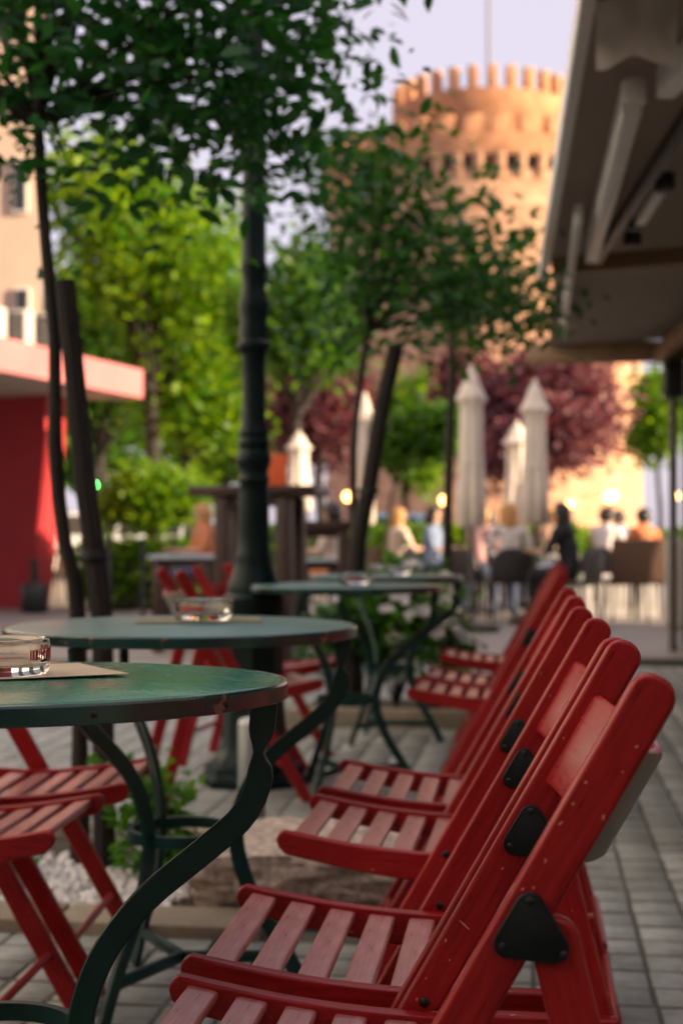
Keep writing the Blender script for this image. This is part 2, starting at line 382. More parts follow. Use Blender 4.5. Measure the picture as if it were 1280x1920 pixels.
# ------------------------------------------------------------------ folding chair
def plank(L, wd, th, r0=True, r1=True, bev=.004, k=8):
    h = wd/2; pts = []
    def cap(cx, a0):
        return [(cx + h*.92*math.cos(a0+math.pi*i/k)*1.0, h*math.sin(a0+math.pi*i/k)) for i in range(k+1)]
    pts += cap(L-h*.92, -math.pi/2) if r1 else [(L, -h), (L, h)]
    pts += cap(h*.92, math.pi/2) if r0 else [(0, h), (0, -h)]
    return prism(pts, -th/2, th/2, bev, 2, 45, 35)
def frame_mtx(p0, p1, y):
    d = Vector((p1[0]-p0[0], 0, p1[1]-p0[1])).normalized()
    z = Vector((-d.z, 0, d.x)); yy = z.cross(d)
    m = Matrix((( d.x, yy.x, z.x, p0[0]), (d.y, yy.y, z.y, y), (d.z, yy.z, z.z, p0[1]), (0,0,0,1)))
    return m
ST0, ST1 = (.060, 0.0), (.519, .812)
RL0, RL1 = (.577, 0.0), (.424, .608)
stile_len = math.hypot(ST1[0]-ST0[0], ST1[1]-ST0[1]); leg_len = math.hypot(RL1[0]-RL0[0], RL1[1]-RL0[1])
stile_me = plank(stile_len, .0405, .022, False, True, .005); leg_me = plank(leg_len, .042, .020, False, True, .0045)
def rail_top(x): return .432 - .030*min(1, x/.30)**1.0 - .010*math.sin(min(1, x/.36)*math.pi) if x < .36 else .402
def rail_mesh():
    top = []; n = 18
    for i in range(n+1):
        x = .014 + (.505-.014)*i/n; top.append((x, rail_top(x)))
    front = [(.014 + .0, rail_top(.014)), (.004, rail_top(.0)-.007), (0, rail_top(0)-.018), (.004, rail_top(0)-.030), (.014, rail_top(0)-.037)]
    bot = [(x, z - (.038 + .010*min(1, x/.25))) for x, z in top]
    pts = list(reversed(bot)) + list(reversed(front[1:4])) + top
    return prism(pts, -.011, .011, .004, 2, 45, 35)
rail_me = rail_mesh()
slat_me = prism([(-.165, -.007), (.165, -.007), (.165, .007), (-.165, .007)], -.0185, .0185, .004, 2)   # long axis local x
def back_mesh():
    bm = bmesh.new(); n = 16; hw, hh, th, sag = .186, .058, .014, .052; rings = []
    prof = []
    for a in range(5): prof.append((th/2*math.sin(a*math.pi/4)*-1, hh + th/2*(math.cos(a*math.pi/4)-1)*0))
    pr = [(-th/2, -hh+.006), (-th/2, hh-.006), (-th/2+.003, hh-.001), (0, hh), (th/2-.003, hh-.001), (th/2, hh-.006), (th/2, -hh+.006), (th/2-.003, -hh+.001), (0, -hh), (-th/2+.003, -hh+.001)]
    for i in range(n+1):
        y = -hw + 2*hw*i/n; dx = sag*(1-(y/hw)**2)
        rings.append([bm.verts.new((y, dx + a, b)) for a, b in pr])
    for a, b in zip(rings, rings[1:]):
        m = len(a)
        for k in range(m): bm.faces.new((a[k], b[k], b[(k+1) % m], a[(k+1) % m]))
    bm.faces.new(rings[0]); bm.faces.new(list(reversed(rings[-1])))
    me = finish(bm, 40)
    me.materials.append(M['red']); me.materials.append(M['backsheen'])
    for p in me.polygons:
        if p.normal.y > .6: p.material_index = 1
    return me
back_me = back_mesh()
def rounded_poly(pts, r, k=5):
    out = []; n = len(pts)
    for i in range(n):
        p = Vector(pts[i]); a = (Vector(pts[i-1])-p).normalized(); b = (Vector(pts[(i+1) % n])-p).normalized()
        ang = a.angle(b); d = r/math.tan(ang/2); c = p + (a+b).normalized()*(r/math.sin(ang/2))
        s, e = p + a*d - c, p + b*d - c; a0 = math.atan2(s.y, s.x); a1 = math.atan2(e.y, e.x); da = (a1-a0+math.pi) % (2*math.pi)-math.pi
        out += [(c.x + r*math.cos(a0+da*j/k), c.y + r*math.sin(a0+da*j/k)) for j in range(k+1)]
    return out
TRI = [(.4085, .643), (.370, .576), (.452, .570)]
plate_me = prism(rounded_poly(TRI, .0125), -.0025, .0025, .001, 1, 45)
screw_me = lathe([(0, 0), (.0036, 0), (.0036, .001), (.0024, .0018), (0, .002)], 10)
dowel_me = tube([(0, -.185, 0), (0, .185, 0)], .0085, 10)
for me_, m_ in ((stile_me,'red'),(leg_me,'red'),(rail_me,'red'),(slat_me,'redworn_sheen'),(plate_me,'plate'),(screw_me,'screw'),(dowel_me,'red')): me_.materials.append(M[m_])
def make_chair():
    c = empty('folding_chair')
    for s in (-1, 1):
        wn_mod(link('stile', stile_me, None, c, frame_mtx(ST0, ST1, .196*s)))
        wn_mod(link('rear_leg', leg_me, None, c, frame_mtx(RL0, RL1, .196*s)))
        wn_mod(link('seat_rail', rail_me, None, c, Matrix.Translation((0, .171*s, 0))))
        for sd_ in (-1, 1):
            yy = .196*s + sd_*.0137
            pl = link('hinge_plate', plate_me, None, c, Matrix.Translation((0, yy, 0)))
            for (x, z) in ((.4085, .624), (.386, .585), (.437, .580)):
                link('screw', screw_me, None, pl, Matrix.Translation((x, sd_*.0025, z)) @ Matrix.Rotation(-sd_*math.pi/2, 4, 'X'))
        link('seat_bolt', screw_me, None, c, Matrix.Translation((.29, .196*s-.0112*1, .405)) @ Matrix.Rotation(math.pi/2, 4, 'X') @ Matrix.Scale(1.6, 4))
    for i in range(6):
        x = .040 + .0565*i; sl = math.atan2(rail_top(x+.01)-rail_top(x-.01), .02)
        mt = Matrix.Translation((x, 0, rail_top(x)-.0135)) @ Matrix.Rotation(-sl, 4, 'Y') @ Matrix.Rotation(math.pi/2, 4, 'Z')
        wn_mod(link('seat_slat', slat_me, None, c, mt))
    d = Vector((ST1[0]-ST0[0], 0, ST1[1]-ST0[1])).normalized(); q = Vector(ST0[0:1]+(0,)+ST0[1:2]) + d*(stile_len-.125)
    b = Vector((d.z, 0, -d.x))        # backwards normal
    mt = Matrix(((0, b.x, d.x, q.x), (1, b.y, d.y, q.y), (0, b.z, d.z, q.z), (0, 0, 0, 1)))
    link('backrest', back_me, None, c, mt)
    link('rung', dowel_me, None, c, Matrix.Translation((.115, 0, .11)))
    link('rung', dowel_me, None, c, Matrix.Translation((.565, 0, .13)))
    return c
proto = make_chair(); used = [False]
def chair(t, v, flip, label, group, rz=0):
    c = proto if not used[0] else copy_tree(proto); used[0] = True
    c.location = RV(t, v); c.rotation_euler = (0, 0, -AL + (math.pi if flip else 0) + R(rz))
    tag(c, label, 'chair', group); return c
GR = 'red folding chairs facing the round tables from the right'; GL = 'red folding chairs on the left side of the tables'
chair(1.415, -.412, 0, 'red wooden folding chair nearest the camera, big black hinge plate, cut by bottom edge', GR)
chair(1.835, -.420, 0, 'second red folding chair of the right row, seat with five slats in sharp focus', GR, .6)
chair(2.558, -.432, 0, 'third red folding chair of the right row, seat beside the grey-green table', GR, -.4)
chair(2.995, -.432, 0, 'fourth red folding chair of the right row, seat just behind the third', GR, .5)
chair(4.86, -.417, 0, 'fifth red folding chair of the right row, blurred, beside the third round table', GR)
chair(5.30, -.405, 0, 'sixth red folding chair of the right row, touching the fifth', GR, -1)
chair(6.22, -.400, 0, 'seventh and farthest red folding chair of the right row, near the white flowers', GR, 1)
chair(2.505, -.815, 1, 'red folding chair at the lower left edge, front legs showing beside the curved iron leg', GL, 3)
chair(2.975, -.825, 1, 'red folding chair at left, its seat just behind the lower left chair', GL, 5)
chair(5.10, -.800, 1, 'blurred red folding chair behind the second table, left of the lamp post', GL, 24)
chair(5.72, -.810, 1, 'blurred red folding chair deep in shade behind the third table, seat front barely visible', GL, -6)

# paint chips and one long scratch on the nearest chair
M['barewood'] = mat('bare_chipped_wood', (.62, .33, .20), (.50, .24, .13), 60, .7)
def chip(parent, name, s, w, y, ln, wd, ang):
    d = Vector((ST1[0]-ST0[0], 0, ST1[1]-ST0[1])).normalized(); n = Vector((-d.z, 0, d.x)); c = Vector((ST0[0], y, ST0[1])) + d*s + n*w
    bm = bmesh.new(); k = 7; ring = []
    for i in range(k):
        a = 2*math.pi*i/k; r = random.uniform(.6, 1.1); p = d*(ln*r*math.cos(a)) + n*(wd*r*math.sin(a)); q = Matrix.Rotation(ang, 3, 'Y') @ p
        ring.append(bm.verts.new(c+q))
    bm.faces.new(ring); link(name, finish(bm), 'barewood', parent)
for i in range(16):
    s_ = random.uniform(.45, .90); chip(proto, 'paint_chip', s_, random.choice((1, 1, 1, -1))*random.uniform(.004, .0150), -.2074, random.uniform(.001, .0032), random.uniform(.0006, .0016), random.uniform(-.6, .6))
for i in range(8):
    chip(proto, 'paint_chip', random.uniform(.42, .85), random.uniform(-.012, .015), .1846, random.uniform(.001, .003), random.uniform(.0006, .0014), random.uniform(-.6, .6))
chip(proto, 'scratch', .565, .003, .1846, .0105, .0011, R(105))

# ------------------------------------------------------------------ round iron tables
TR = .35
top_me = lathe([(0, -.020), (TR-.012, -.020), (TR-.008, -.019), (TR-.004, -.0035), (TR-.007, -.0012), (TR-.012, 0), (0, 0)], 96, 30)
rim_me = lathe([(TR-.0042, -.0205), (TR-.0015, -.0225), (TR+.0015, -.021), (TR+.002, -.004), (TR+.0005, -.0015), (TR-.0035, -.0012), (TR-.0042, -.004)], 96, 30)
def leg_path():
    rz = [(.325, .728), (.322, .695), (.318, .665), (.319, .635), (.300, .593), (.252, .550), (.185, .494), (.140, .437), (.117, .385), (.108, .335), (.118, .27), (.150, .19), (.205, .10), (.245, .02), (.252, .004)]
    return spline([(r, 0, z) for r, z in rz], 44)
def leg_sec(s):
    neck = math.exp(-((s-.135)/.035)**2)
    return (.031*(1-.62*neck), .013 + .007*neck)
tleg_me = tube(leg_path(), 0, flat=leg_sec, up=(0, 1, 0)) if False else None
def tleg():
    bm = bmesh.new(); pts = leg_path(); n = len(pts); rings = []
    for i, p in enumerate(pts):
        t = (pts[min(i+1, n-1)]-pts[max(i-1, 0)]).normalized(); u = Vector((-t.z, 0, t.x)); v = Vector((0, 1, 0)); w, h = leg_sec(i/(n-1))
        off = [(1, .7), (.86, 1), (-.86, 1), (-1, .7), (-1, -.7), (-.86, -1), (.86, -1), (1, -.7)]
        rings.append([bm.verts.new(p + u*a*w*.5 + v*b*h*.5) for a, b in off])
    for a, b in zip(rings, rings[1:]):
        for k in range(8): bm.faces.new((a[k], a[(k+1) % 8], b[(k+1) % 8], b[k]))
    bm.faces.new(rings[0]); bm.faces.new(list(reversed(rings[-1])))
    return finish(bm, 40)
tleg_me = tleg()
ring_me = lathe([(.098, -.011), (.109, -.011), (.109, .011), (.098, .011), (.098, -.011)], 48, 40, close=False)
bar_me = boxm(0, .21, -.006, .006, -.012, .012, .002, 1)
bracket_me = boxm(0, .30, -.012, .012, -.004, .004, .001, 1)
for me_, m_ in ((rim_me,'rim'),(tleg_me,'green_metal'),(ring_me,'green_metal'),(bar_me,'green_metal'),(bracket_me,'green_metal')): me_.materials.append(M[m_])
def make_table(name, loc, z, label, mtop, az0, tilt=0):
    t = empty(name, (loc[0], loc[1], 0), 0, label, 'table', 'round green cafe tables in a row')
    me = top_me.copy(); me.materials.clear(); me.materials.append(M[mtop])
    tm = Matrix.Translation((0, 0, z)) @ Matrix.Rotation(tilt, 4, 'X')
    tp = link('tabletop', me, None, t, tm @ Matrix.Rotation(random.random()*6, 4, 'Z'))
    link('rim_band', rim_me, None, t, tm)
    for k in range(3):
        a = az0 + k*2*math.pi/3; rot = Matrix.Rotation(a, 4, 'Z')
        link('leg', tleg_me, None, t, Matrix.Translation((0,0,z-.752)) @ rot)
        link('stretcher', bar_me, None, t, rot @ Matrix.Translation((0, 0, .085)))
        link('top_bracket', bracket_me, None, t, tm @ rot @ Matrix.Translation((.02, 0, -.026)))
    link('ring', ring_me, None, t, Matrix.Translation((0, 0, .335)))
    return t
T1 = Vector((-.415, 1.68, 0)); T2 = Vector((-.320, 2.86, 0)); T3 = Vector((.018, 5.19, 0)); T4 = Vector((.20, 6.45, 0))
tb1 = make_table('cafe_table', T1, .761, 'glossy green round iron table nearest the camera, cut off by the left edge', 'tabletop', R(-2), R(-1.6))
for k, (a) in enumerate((R(-33), R(-60))):
    link('rim_screw', screw_me, None, tb1, Matrix.Translation((0, 0, .761)) @ Matrix.Rotation(R(-1.6), 4, 'X') @ Matrix.Rotation(a, 4, 'Z') @ Matrix.Translation((TR+.0015, 0, -.012)) @ Matrix.Rotation(math.pi/2, 4, 'Y'))
make_table('cafe_table', T2, .752, 'greyish green round iron table with ashtray on olive mat, second from the camera', 'tablegrey', R(0))
make_table('cafe_table', T3, .752, 'third round green iron table, seen edge on right of the lamp post', 'tablegrey', R(4))
make_table('cafe_table', T4, .752, 'fourth and farthest round green table, a thin line behind the third', 'tablegrey', R(-10))

# ashtrays and paper mats
def ashtray_mesh():
    bm = bmesh.new(); n = 60; prof = [(0, 0), (.054, 0), (.058, .003), (.060, .012), (.0605, .040), (.0595, .044), (.056, .045), (.0525, .043), (.051, .036), (.050, .017), (.046, .013), (0, .0125)]
    rings = []
    for r, z in prof:
        ring = []
        for i in range(n):
            a = 2*math.pi*i/n; zz = z
            if z > .03:
                for c in (.4, .4+2*math.pi/3, .4+4*math.pi/3):
                    da = abs((a-c+math.pi) % (2*math.pi)-math.pi)
                    if da < .14: zz = z - .010*(math.cos(da/.14*math.pi)*.5+.5)*(1 if z > .038 else .3)
            ring.append(bm.verts.new((r*math.cos(a), r*math.sin(a), zz)) if r > 0 else None)
        rings.append(ring if r > 0 else [bm.verts.new((0, 0, z))])
    for a, b in zip(rings, rings[1:]):
        for i in range(n):
            j = (i+1) % n
            if len(a) == 1: bm.faces.new((a[0], b[j], b[i]))
            elif len(b) == 1: bm.faces.new((a[i], a[j], b[0]))
            else: bm.faces.new((a[i], a[j], b[j], b[i]))
    return finish(bm, 50)
ash_me = ashtray_mesh(); ash_me.materials.append(M['glass'])
def print_mesh(a0, a1, r=.0609):
    bm = bmesh.new(); k = 0; a = a0
    while a < a1:                                   # blurred red maker's print: a row of small upright marks
        w = .035 + .02*(k % 3)
        vs = [bm.verts.new((r*math.cos(q), r*math.sin(q), z)) for q, z in ((a, .021), (a+w, .021), (a+w, .033), (a, .033))]
        bm.faces.new(vs); a += w+.022; k += 1
    return finish(bm)
pm = print_mesh(R(-150), R(-95)); pm.materials.append(M['redprint'])
def ashtray(p, label, rz):
    o = empty('glass_ashtray', p, rz, label, 'ashtray', 'glass ashtrays on the green tables')
    link('bowl', ash_me, None, o); link('printed_mark', pm, None, o)
def paper(p, sx, sy, rz, label, m, nrm=(0,0,0)):
    bm = bmesh.new(); bmesh.ops.create_grid(bm, x_segments=14, y_segments=12, size=.5)
    for v in bm.verts:
        x, y = v.co.x, v.co.y; v.co = Vector((x*sx, y*sy, .0006 + .0022*max(0, (x*y))**1.2*2))
    r = bmesh.ops.extrude_face_region(bm, geom=bm.faces[:]); 
    for v in [e for e in r['geom'] if isinstance(e, bmesh.types.BMVert)]: v.co.z += .0006
    o = link('paper_mat', finish(bm, 60), m); o.location = p; o.rotation_euler = (nrm[0], nrm[1], rz); tag(o, label, 'paper', 'paper mats under the ashtrays'); return o
paper((-.435, 1.755, .7615+.0005 - .075*math.tan(R(1.6))), .29, .23, R(26), 'beige paper mat under the ashtray on the nearest table', 'paper', (R(-1.6), 0))
ashtray((-.412, 1.715, .7632 - .03*math.tan(R(1.6))), 'clear glass ashtray on the nearest green table, cut by the left edge', 1.9)
paper((-.300, 3.00, .7525), .26, .20, R(6), 'olive paper mat on the second table', 'paper2')
ashtray((-.287, 2.965, .7540), 'clear glass ashtray with red print on the second table', .2)
ashtray((.052, 5.18, .7525), 'blurred glass ashtray on the third table', .5)
ashtray((.262, 6.44, .7525), 'tiny blurred glass ashtray on the farthest green table', .9)

# ------------------------------------------------------------------ planting beds
def kerb_piece(t0, t1, v0, v1, z=.035):
    return poly_prism([rvp(t0, v0), rvp(t1, v0), rvp(t1, v1), rvp(t0, v1)], -.02, z, .006)
bed = link('planting_bed', poly_prism([rvp(3.30, -1.9), rvp(4.25, -1.9), rvp(4.25, -.45), rvp(3.30, -.45)], -.03, .008), 'soil'); tag(bed, kind='structure')
for (a, b, c, d) in ((3.19, 3.36, -1.95, -1.12), (3.19, 3.36, -1.11, -.62), (4.20, 4.30, -1.95, -1.1), (4.20, 4.30, -1.09, -.42)):
    k = link('kerb_stone', kerb_piece(a, b, c, d), 'kerb', bed)
bed2 = link('planting_bed', poly_prism([rvp(6.9, -1.2), rvp(7.9, -1.2), rvp(7.9, -.35), rvp(6.9, -.35)], -.03, .02), 'soil'); tag(bed2, kind='structure')
for (a, b, c, d) in ((6.80, 6.92, -1.25, -.77), (6.80, 6.92, -.76, -.28), (6.92, 7.9, -.40, -.28)):
    link('kerb_stone', kerb_piece(a, b, c, d, .09), 'kerb', bed2)
# granite block
bm = bmesh.new(); bmesh.ops.create_cube(bm, size=1); bmesh.ops.subdivide_edges(bm, edges=bm.edges[:], cuts=22, use_grid_fill=True)
for v in bm.verts:
    p = v.co.copy(); q = p.normalized()*.62; p = p.lerp(q, .16)
    n = mnoise.fractal(p*5+Vector((3,1,2)), 1, 2, 5)*.06 + mnoise.noise(p*22)*.02
    v.co = Vector((p.x*.52, p.y*.42, p.z*.155)) * (1+n)
gb = link('granite_block', finish(bm, 70), 'granite'); gb.location = RV(3.62, -.585, .085); gb.rotation_euler = (R(2), R(-2), -AL+R(4)); tag(gb, 'rough speckled pink granite block behind the sharp seat', 'stone')
# white pebbles
VV, FF = [], []; ico = sphere(1, sub=1); bv = np.array([v.co for v in ico.vertices]); bf = [tuple(p.vertices) for p in ico.polygons]
for k in range(2200):
    t = random.uniform(3.38, 4.15); v = random.uniform(-1.85, -.88); r = random.uniform(.010, .022)
    if random.random() > math.exp(-((t-3.55)/.3)**2 - ((v+1.13)/.28)**2)*1.15: continue
    p = RV(t, v, .008 + r*.4); rot = np.array(Matrix.Rotation(random.random()*6, 3, 'Z') @ Matrix.Rotation(random.random()*6, 3, 'X'))
    q = (bv*np.array([r*random.uniform(.8,1.4), r, r*random.uniform(.5,.8)])) @ rot.T + np.array(p)
    FF += [tuple(i+len(VV)*len(bv) for i in f) for f in bf]; VV.append(q)
me = bpy.data.meshes.new('pebbles'); me.from_pydata(np.concatenate(VV).tolist(), [], FF)
o = link('pebbles', me, 'pebble'); tag(o, 'white pebbles scattered over the planting bed', 'pebbles', kind='stuff')

# ------------------------------------------------------------------ leaves and trees
LEAF_V = np.array([(0,0,0), (.28,.34,.05), (.62,.36,.04), (1,0,-.10), (.62,-.36,.04), (.28,-.34,.05), (.33,0,-.02), (.66,0,-.03)])
LEAF_F = [(0,6,1), (1,6,7,2), (2,7,3), (0,5,6), (5,4,7,6), (4,3,7)]
QUAD_V = np.array([(0,0,0), (.45,.42,.06), (1,0,-.08), (.5,-.40,.03)]); QUAD_F = [(0,1,2), (0,2,3)]
def rand_rot(n, droop=.5):
    out = np.zeros((n, 3, 3))
    a = rng.uniform(0, 2*np.pi, n); el = rng.normal(-.25*droop, .5, n); roll = rng.normal(0, .7, n)
    x = np.stack([np.cos(a)*np.cos(el), np.sin(a)*np.cos(el), np.sin(el)], 1)
    up = np.tile(np.array([0, 0, 1.0]), (n, 1)); y = np.cross(up, x); y /= np.linalg.norm(y, axis=1)[:, None]; z = np.cross(x, y)
    y2 = y*np.cos(roll)[:, None] + z*np.sin(roll)[:, None]; z2 = np.cross(x, y2)
    out[:, :, 0] = x; out[:, :, 1] = y2; out[:, :, 2] = z2
    return out
def leaf_mesh(pos, rot, size, V=LEAF_V, Fc=LEAF_F, width=1.0):
    n = len(pos); B = V*np.array([1, width, 1])
    P = np.einsum('nij,kj->nki', rot, B)*size[:, None, None] + pos[:, None, :]
    k = len(V); verts = P.reshape(-1, 3)
    loops = []; starts = []; tot = []
    L = np.concatenate([np.array(f) for f in Fc]); cnt = np.array([len(f) for f in Fc])
    allL = (L[None, :] + (np.arange(n)*k)[:, None]).reshape(-1)
    allC = np.tile(cnt, n); st = np.concatenate([[0], np.cumsum(allC)[:-1]])
    me = bpy.data.meshes.new('leaves'); me.vertices.add(len(verts)); me.vertices.foreach_set('co', verts.astype(np.float32).ravel())
    me.loops.add(len(allL)); me.loops.foreach_set('vertex_index', allL.astype(np.int32))
    me.polygons.add(len(allC)); me.polygons.foreach_set('loop_start', st.astype(np.int32)); me.polygons.foreach_set('loop_total', allC.astype(np.int32))
    me.update(calc_edges=True); return me
def crown_points(lobes, n, clump, per, hollow=.35):
    """lobes: (centre, radii) ellipsoids; leaves gathered in clumps of about `per`"""
    vol = np.array([l[1][0]*l[1][1]*l[1][2] for l in lobes]); vol = vol/vol.sum()
    nc = max(4, int(n/per)); ids = rng.choice(len(lobes), nc, p=vol); d = rng.normal(size=(nc, 3)); d /= np.linalg.norm(d, axis=1)[:, None]
    rr = (hollow + (1-hollow)*rng.random(nc)**.6)[:, None]
    cen = np.array([lobes[i][0] for i in ids]) + d*rr*np.array([lobes[i][1] for i in ids])
    pick = rng.integers(0, nc, n); return cen[pick] + rng.normal(size=(n, 3))*clump, cen
def limbs(bm, fork, cents, r0, k, mid=.5):
    idx = rng.choice(len(cents), min(k, len(cents)), replace=False)
    for i in idx:
        e = Vector(cents[i]); f = Vector(fork); m1 = f.lerp(e, mid) + Vector((random.uniform(-.1,.1), random.uniform(-.1,.1), .12))*(e-f).length*.5
        pts = spline([f, m1, e], 7); tube_into(bm, pts, [r0*(1-.85*j/7) for j in range(8)], 6)
def tree(name, label, group, trunk, rad, fork, lobes, n, lsize, clump, per, m, quad=False, indiv=0, width=1.0, limb_n=14, mbark='bark', clip=None, hollow=.35):
    base = Vector(trunk[0]); root = empty(name, base, 0, label, 'tree', group)
    off = -base
    bm = bmesh.new(); P = spline([Vector(p)+off for p in trunk], 16)
    tube_into(bm, P, [rad*(1.25-.25*min(1, i/2))*(1-.45*i/16)*(1+.06*math.sin(i*2.1)) for i in range(17)], 12)
    pos, cen = crown_points(lobes, n, clump, per, hollow)
    limbs(bm, Vector(fork)+off, cen-np.array(base), rad*.42, limb_n)
    link('trunk', finish(bm, 70), mbark, root)
    rot = rand_rot(n); size = lsize*rng.uniform(.5, 1.35, n)
    if clip is not None:
        ok = clip(pos); pos, rot, size = pos[ok], rot[ok], size[ok]
    V, Fc = (QUAD_V, QUAD_F) if quad else (LEAF_V, LEAF_F)
    if indiv:
        px = CX + F*pos[:, 0]/pos[:, 1]; py = HY - F*(pos[:, 2]-HC)/pos[:, 1]
        inside = (px > 5) & (px < 1275) & (py > 5)
        order = np.argsort(np.where(inside, pos[:, 1]/size, 1e9))[:indiv]
        rest = np.setdiff1d(np.arange(len(pos)), order)
    else: rest = np.arange(len(pos)); order = []
    cr = link('crown', leaf_mesh(pos[rest]-np.array(base), rot[rest], size[rest], V, Fc, width), m, root)
    if indiv:
        cr['kind'] = 'stuff'
        lm = leaf_mesh(np.zeros((1,3)), np.eye(3)[None], np.ones(1), V, Fc, width); lm.materials.append(M[m])
        cp = root
        for i in order:
            o = bpy.data.objects.new('leaf', lm); col.objects.link(o); o.parent = cp
            q = Matrix(rot[i].tolist()).to_4x4(); o.matrix_local = Matrix.Translation(Vector(pos[i])-base) @ q @ Matrix.Scale(float(size[i]), 4)
    return root
def stake(pts, w, label, name='tree_stake'):
    base = Vector(pts[0]); P = spline([Vector(p)-base for p in pts], 10)
    root = empty(name, base, 0, label, 'stake', 'dark wooden stakes tied to young trees')
    link('post', tube(P, [w*(1-.1*i/10) for i in range(11)], 8, smooth=30), 'stake', root)
    link('tie', lathe([(w*1.02, -.012), (w*1.25, -.012), (w*1.25, .012), (w*1.02, .012)], 12), 'blackmetal', root, Matrix.Translation(P[5]))
# near tree at the left, in the pebble bed
D1 = 3.98
tr1 = [W(150, 1655, D1), W(150, 1400, D1), W(146, 1130, D1), W(118, 1000, D1), W(103, 820, D1), W(104, 640, D1), W(88, 480, D1), W(78, 340, D1-.03), W(72, 200, D1-.05), W(90, 40, D1-.05)]
lob1 = [((-.62, 3.95, 2.45), (.50, .50, .40)), ((-.20, 4.05, 2.30), (.27, .36, .42)), ((-.72, 4.05, 2.10), (.40, .42, .20)), ((-.35, 4.3, 2.45), (.48, .4, .38)), ((-1.25, 4.1, 2.5), (.5, .5, .5)), ((-.34, 3.95, 2.03), (.26, .26, .16))]
tree('young_street_tree', 'nearest slim tree at left, dark leaves hanging over the top of the picture', 'young trees along the cafe row', tr1, .0245, W(75, 230, D1), lob1, 4700, .068, .10, 8, 'leaf_near', indiv=300, width=.62, limb_n=26, hollow=.2)
stake([W(196, 1650, D1-.06), W(193, 1300, D1-.06), W(190, 1140, D1-.06), W(163, 930, D1-.06), W(140, 700, D1-.05), W(122, 527, D1-.04)], .031, 'thick dark blunt-topped stake leaning against the nearest slim tree')
# second tree, in the flower bed
D2 = 7.35
tr2 = [W(672, 1345, D2), W(668, 1100, D2), W(664, 1000, D2), W(662, 850, D2), W(672, 740, D2), W(690, 620, D2), W(720, 520, D2), W(760, 400, D2)]
lob2 = [((.42, 7.35, 2.35), (.62, .6, .42)), ((.10, 7.3, 2.55), (.42, .5, .38)), ((.78, 7.4, 2.15), (.36, .5, .26)), ((.30, 7.3, 2.80), (.38, .4, .28)), ((.05, 7.5, 2.1), (.35, .4, .28)), ((-.02, 7.3, 2.86), (.30, .35, .26))]
tree('young_street_tree', 'middle tree with airy dark crown in front of the round tower', 'young trees along the cafe row', tr2, .024, W(690, 620, D2), lob2, 2800, .078, .10, 8, 'leaf_mid', indiv=300, width=.62, limb_n=26, hollow=.15)
stake([W(660, 1345, D2-.08), W(666, 1060, D2-.08), W(690, 920, D2-.07), W(715, 770, D2-.06), W(742, 650, D2-.05)], .045, 'dark blunt-topped stake leaning right beside the middle tree')
D3 = 9.3
tr3 = [W(838, 1275, D3), W(838, 1050, D3), W(842, 850, D3), W(848, 700, D3), W(850, 600, D3), W(900, 480, D3)]
lob3 = [((1.05, 9.3, 2.50), (.45, .5, .36)), ((1.30, 9.3, 2.42), (.28, .4, .20)), ((.80, 9.3, 2.6), (.42, .5, .42))]
tree('young_street_tree', 'third slim tree, its leaves reaching toward the awning corner', 'young trees along the cafe row', tr3, .034, W(850, 610, D3), lob3, 900, .10, .09, 8, 'leaf_mid', width=.62, limb_n=18, hollow=.15)
# ball-shaped small tree
D4 = 16.4
tree('ball_topped_tree', 'small bright green ball-shaped tree between the folded parasols', None, [W(724, HY+HC*F/D4, D4), W(722, 1050, D4), W(735, 930, D4), W(770, 850, D4)], .035, W(740, 910, D4),
     [(W(790, 815, D4), (.44, .44, .30)), (W(750, 850, D4), (.24, .3, .21)), (W(835, 800, D4), (.24, .3, .22))], 3600, .10, .075, 14, 'leaf_deep', quad=True, hollow=.1)
# lit background trees
def bgtree(label, px, d, ytop, ybot, hwpx, m, n, ls, name='park_tree', lobn=7, clump=.28):
    c = W(px, (ytop+ybot)/2, d); rx = hwpx/F*d; rz = (ybot-ytop)/2/F*d; base = Vector((c.x, c.y, 0)); lobes = []
    for k in range(lobn):
        a = 2*math.pi*k/lobn + random.random(); h = random.uniform(-.75, .8); q = math.sqrt(max(.05, 1-h*h))
        lobes.append(((c.x+rx*.55*q*math.cos(a), c.y+rx*.55*q*math.sin(a), c.z+rz*.62*h), (rx*.5, rx*.5, rz*.34)))
    lobes.append(((c.x, c.y, c.z), (rx*.6, rx*.6, rz*.6)))
    tree(name, label, 'trees in the square behind the cafe', [base, base+Vector((.05, 0, c.z*.3)), base+Vector((-.05, .1, c.z*.6)), c], .05*rx+.07, base+Vector((0, 0, max(.5, c.z-rz*.8))), lobes, n, ls, clump, 22, m, quad=True, limb_n=22, hollow=.3)
bgtree('tall sunlit yellow-green tree behind the lamp post at left', 285, 27, 120, 840, 215, 'leaf_lime', 9000, .20, clump=.22)
bgtree('green tree right behind the lamp post', 560, 24, 330, 830, 130, 'leaf_deep', 5200, .18, clump=.2)
bgtree('broad sunlit green tree filling the gap left of the lamp post', 350, 28, 540, 900, 120, 'leaf_lime', 6000, .19)
bgtree('deep green tree behind the pink canopy tip', 190, 32, 420, 900, 140, 'leaf_deep', 8000, .2)
bgtree('far green tree mass behind the pink canopy, left one', 170, 46, 560, 1010, 150, 'leaf_deep', 7000, .34)
bgtree('far green tree mass left of the lamp post', 410, 50, 430, 1010, 150, 'leaf_lime', 9000, .34)
bgtree('low rounded yellow-green tree above the hedge at left', 290, 19.5, 850, 1010, 105, 'leaf_lime', 6000, .12, 'small_round_tree', 6, .12)
bgtree('purple-leaved plum tree behind the lamp post', 600, 36, 650, 900, 130, 'leaf_purple', 8000, .22, 'purple_plum_tree')
bgtree('large purple-leaved plum tree behind the folded parasols', 1010, 38, 620, 940, 165, 'leaf_purple', 13000, .22, 'purple_plum_tree')
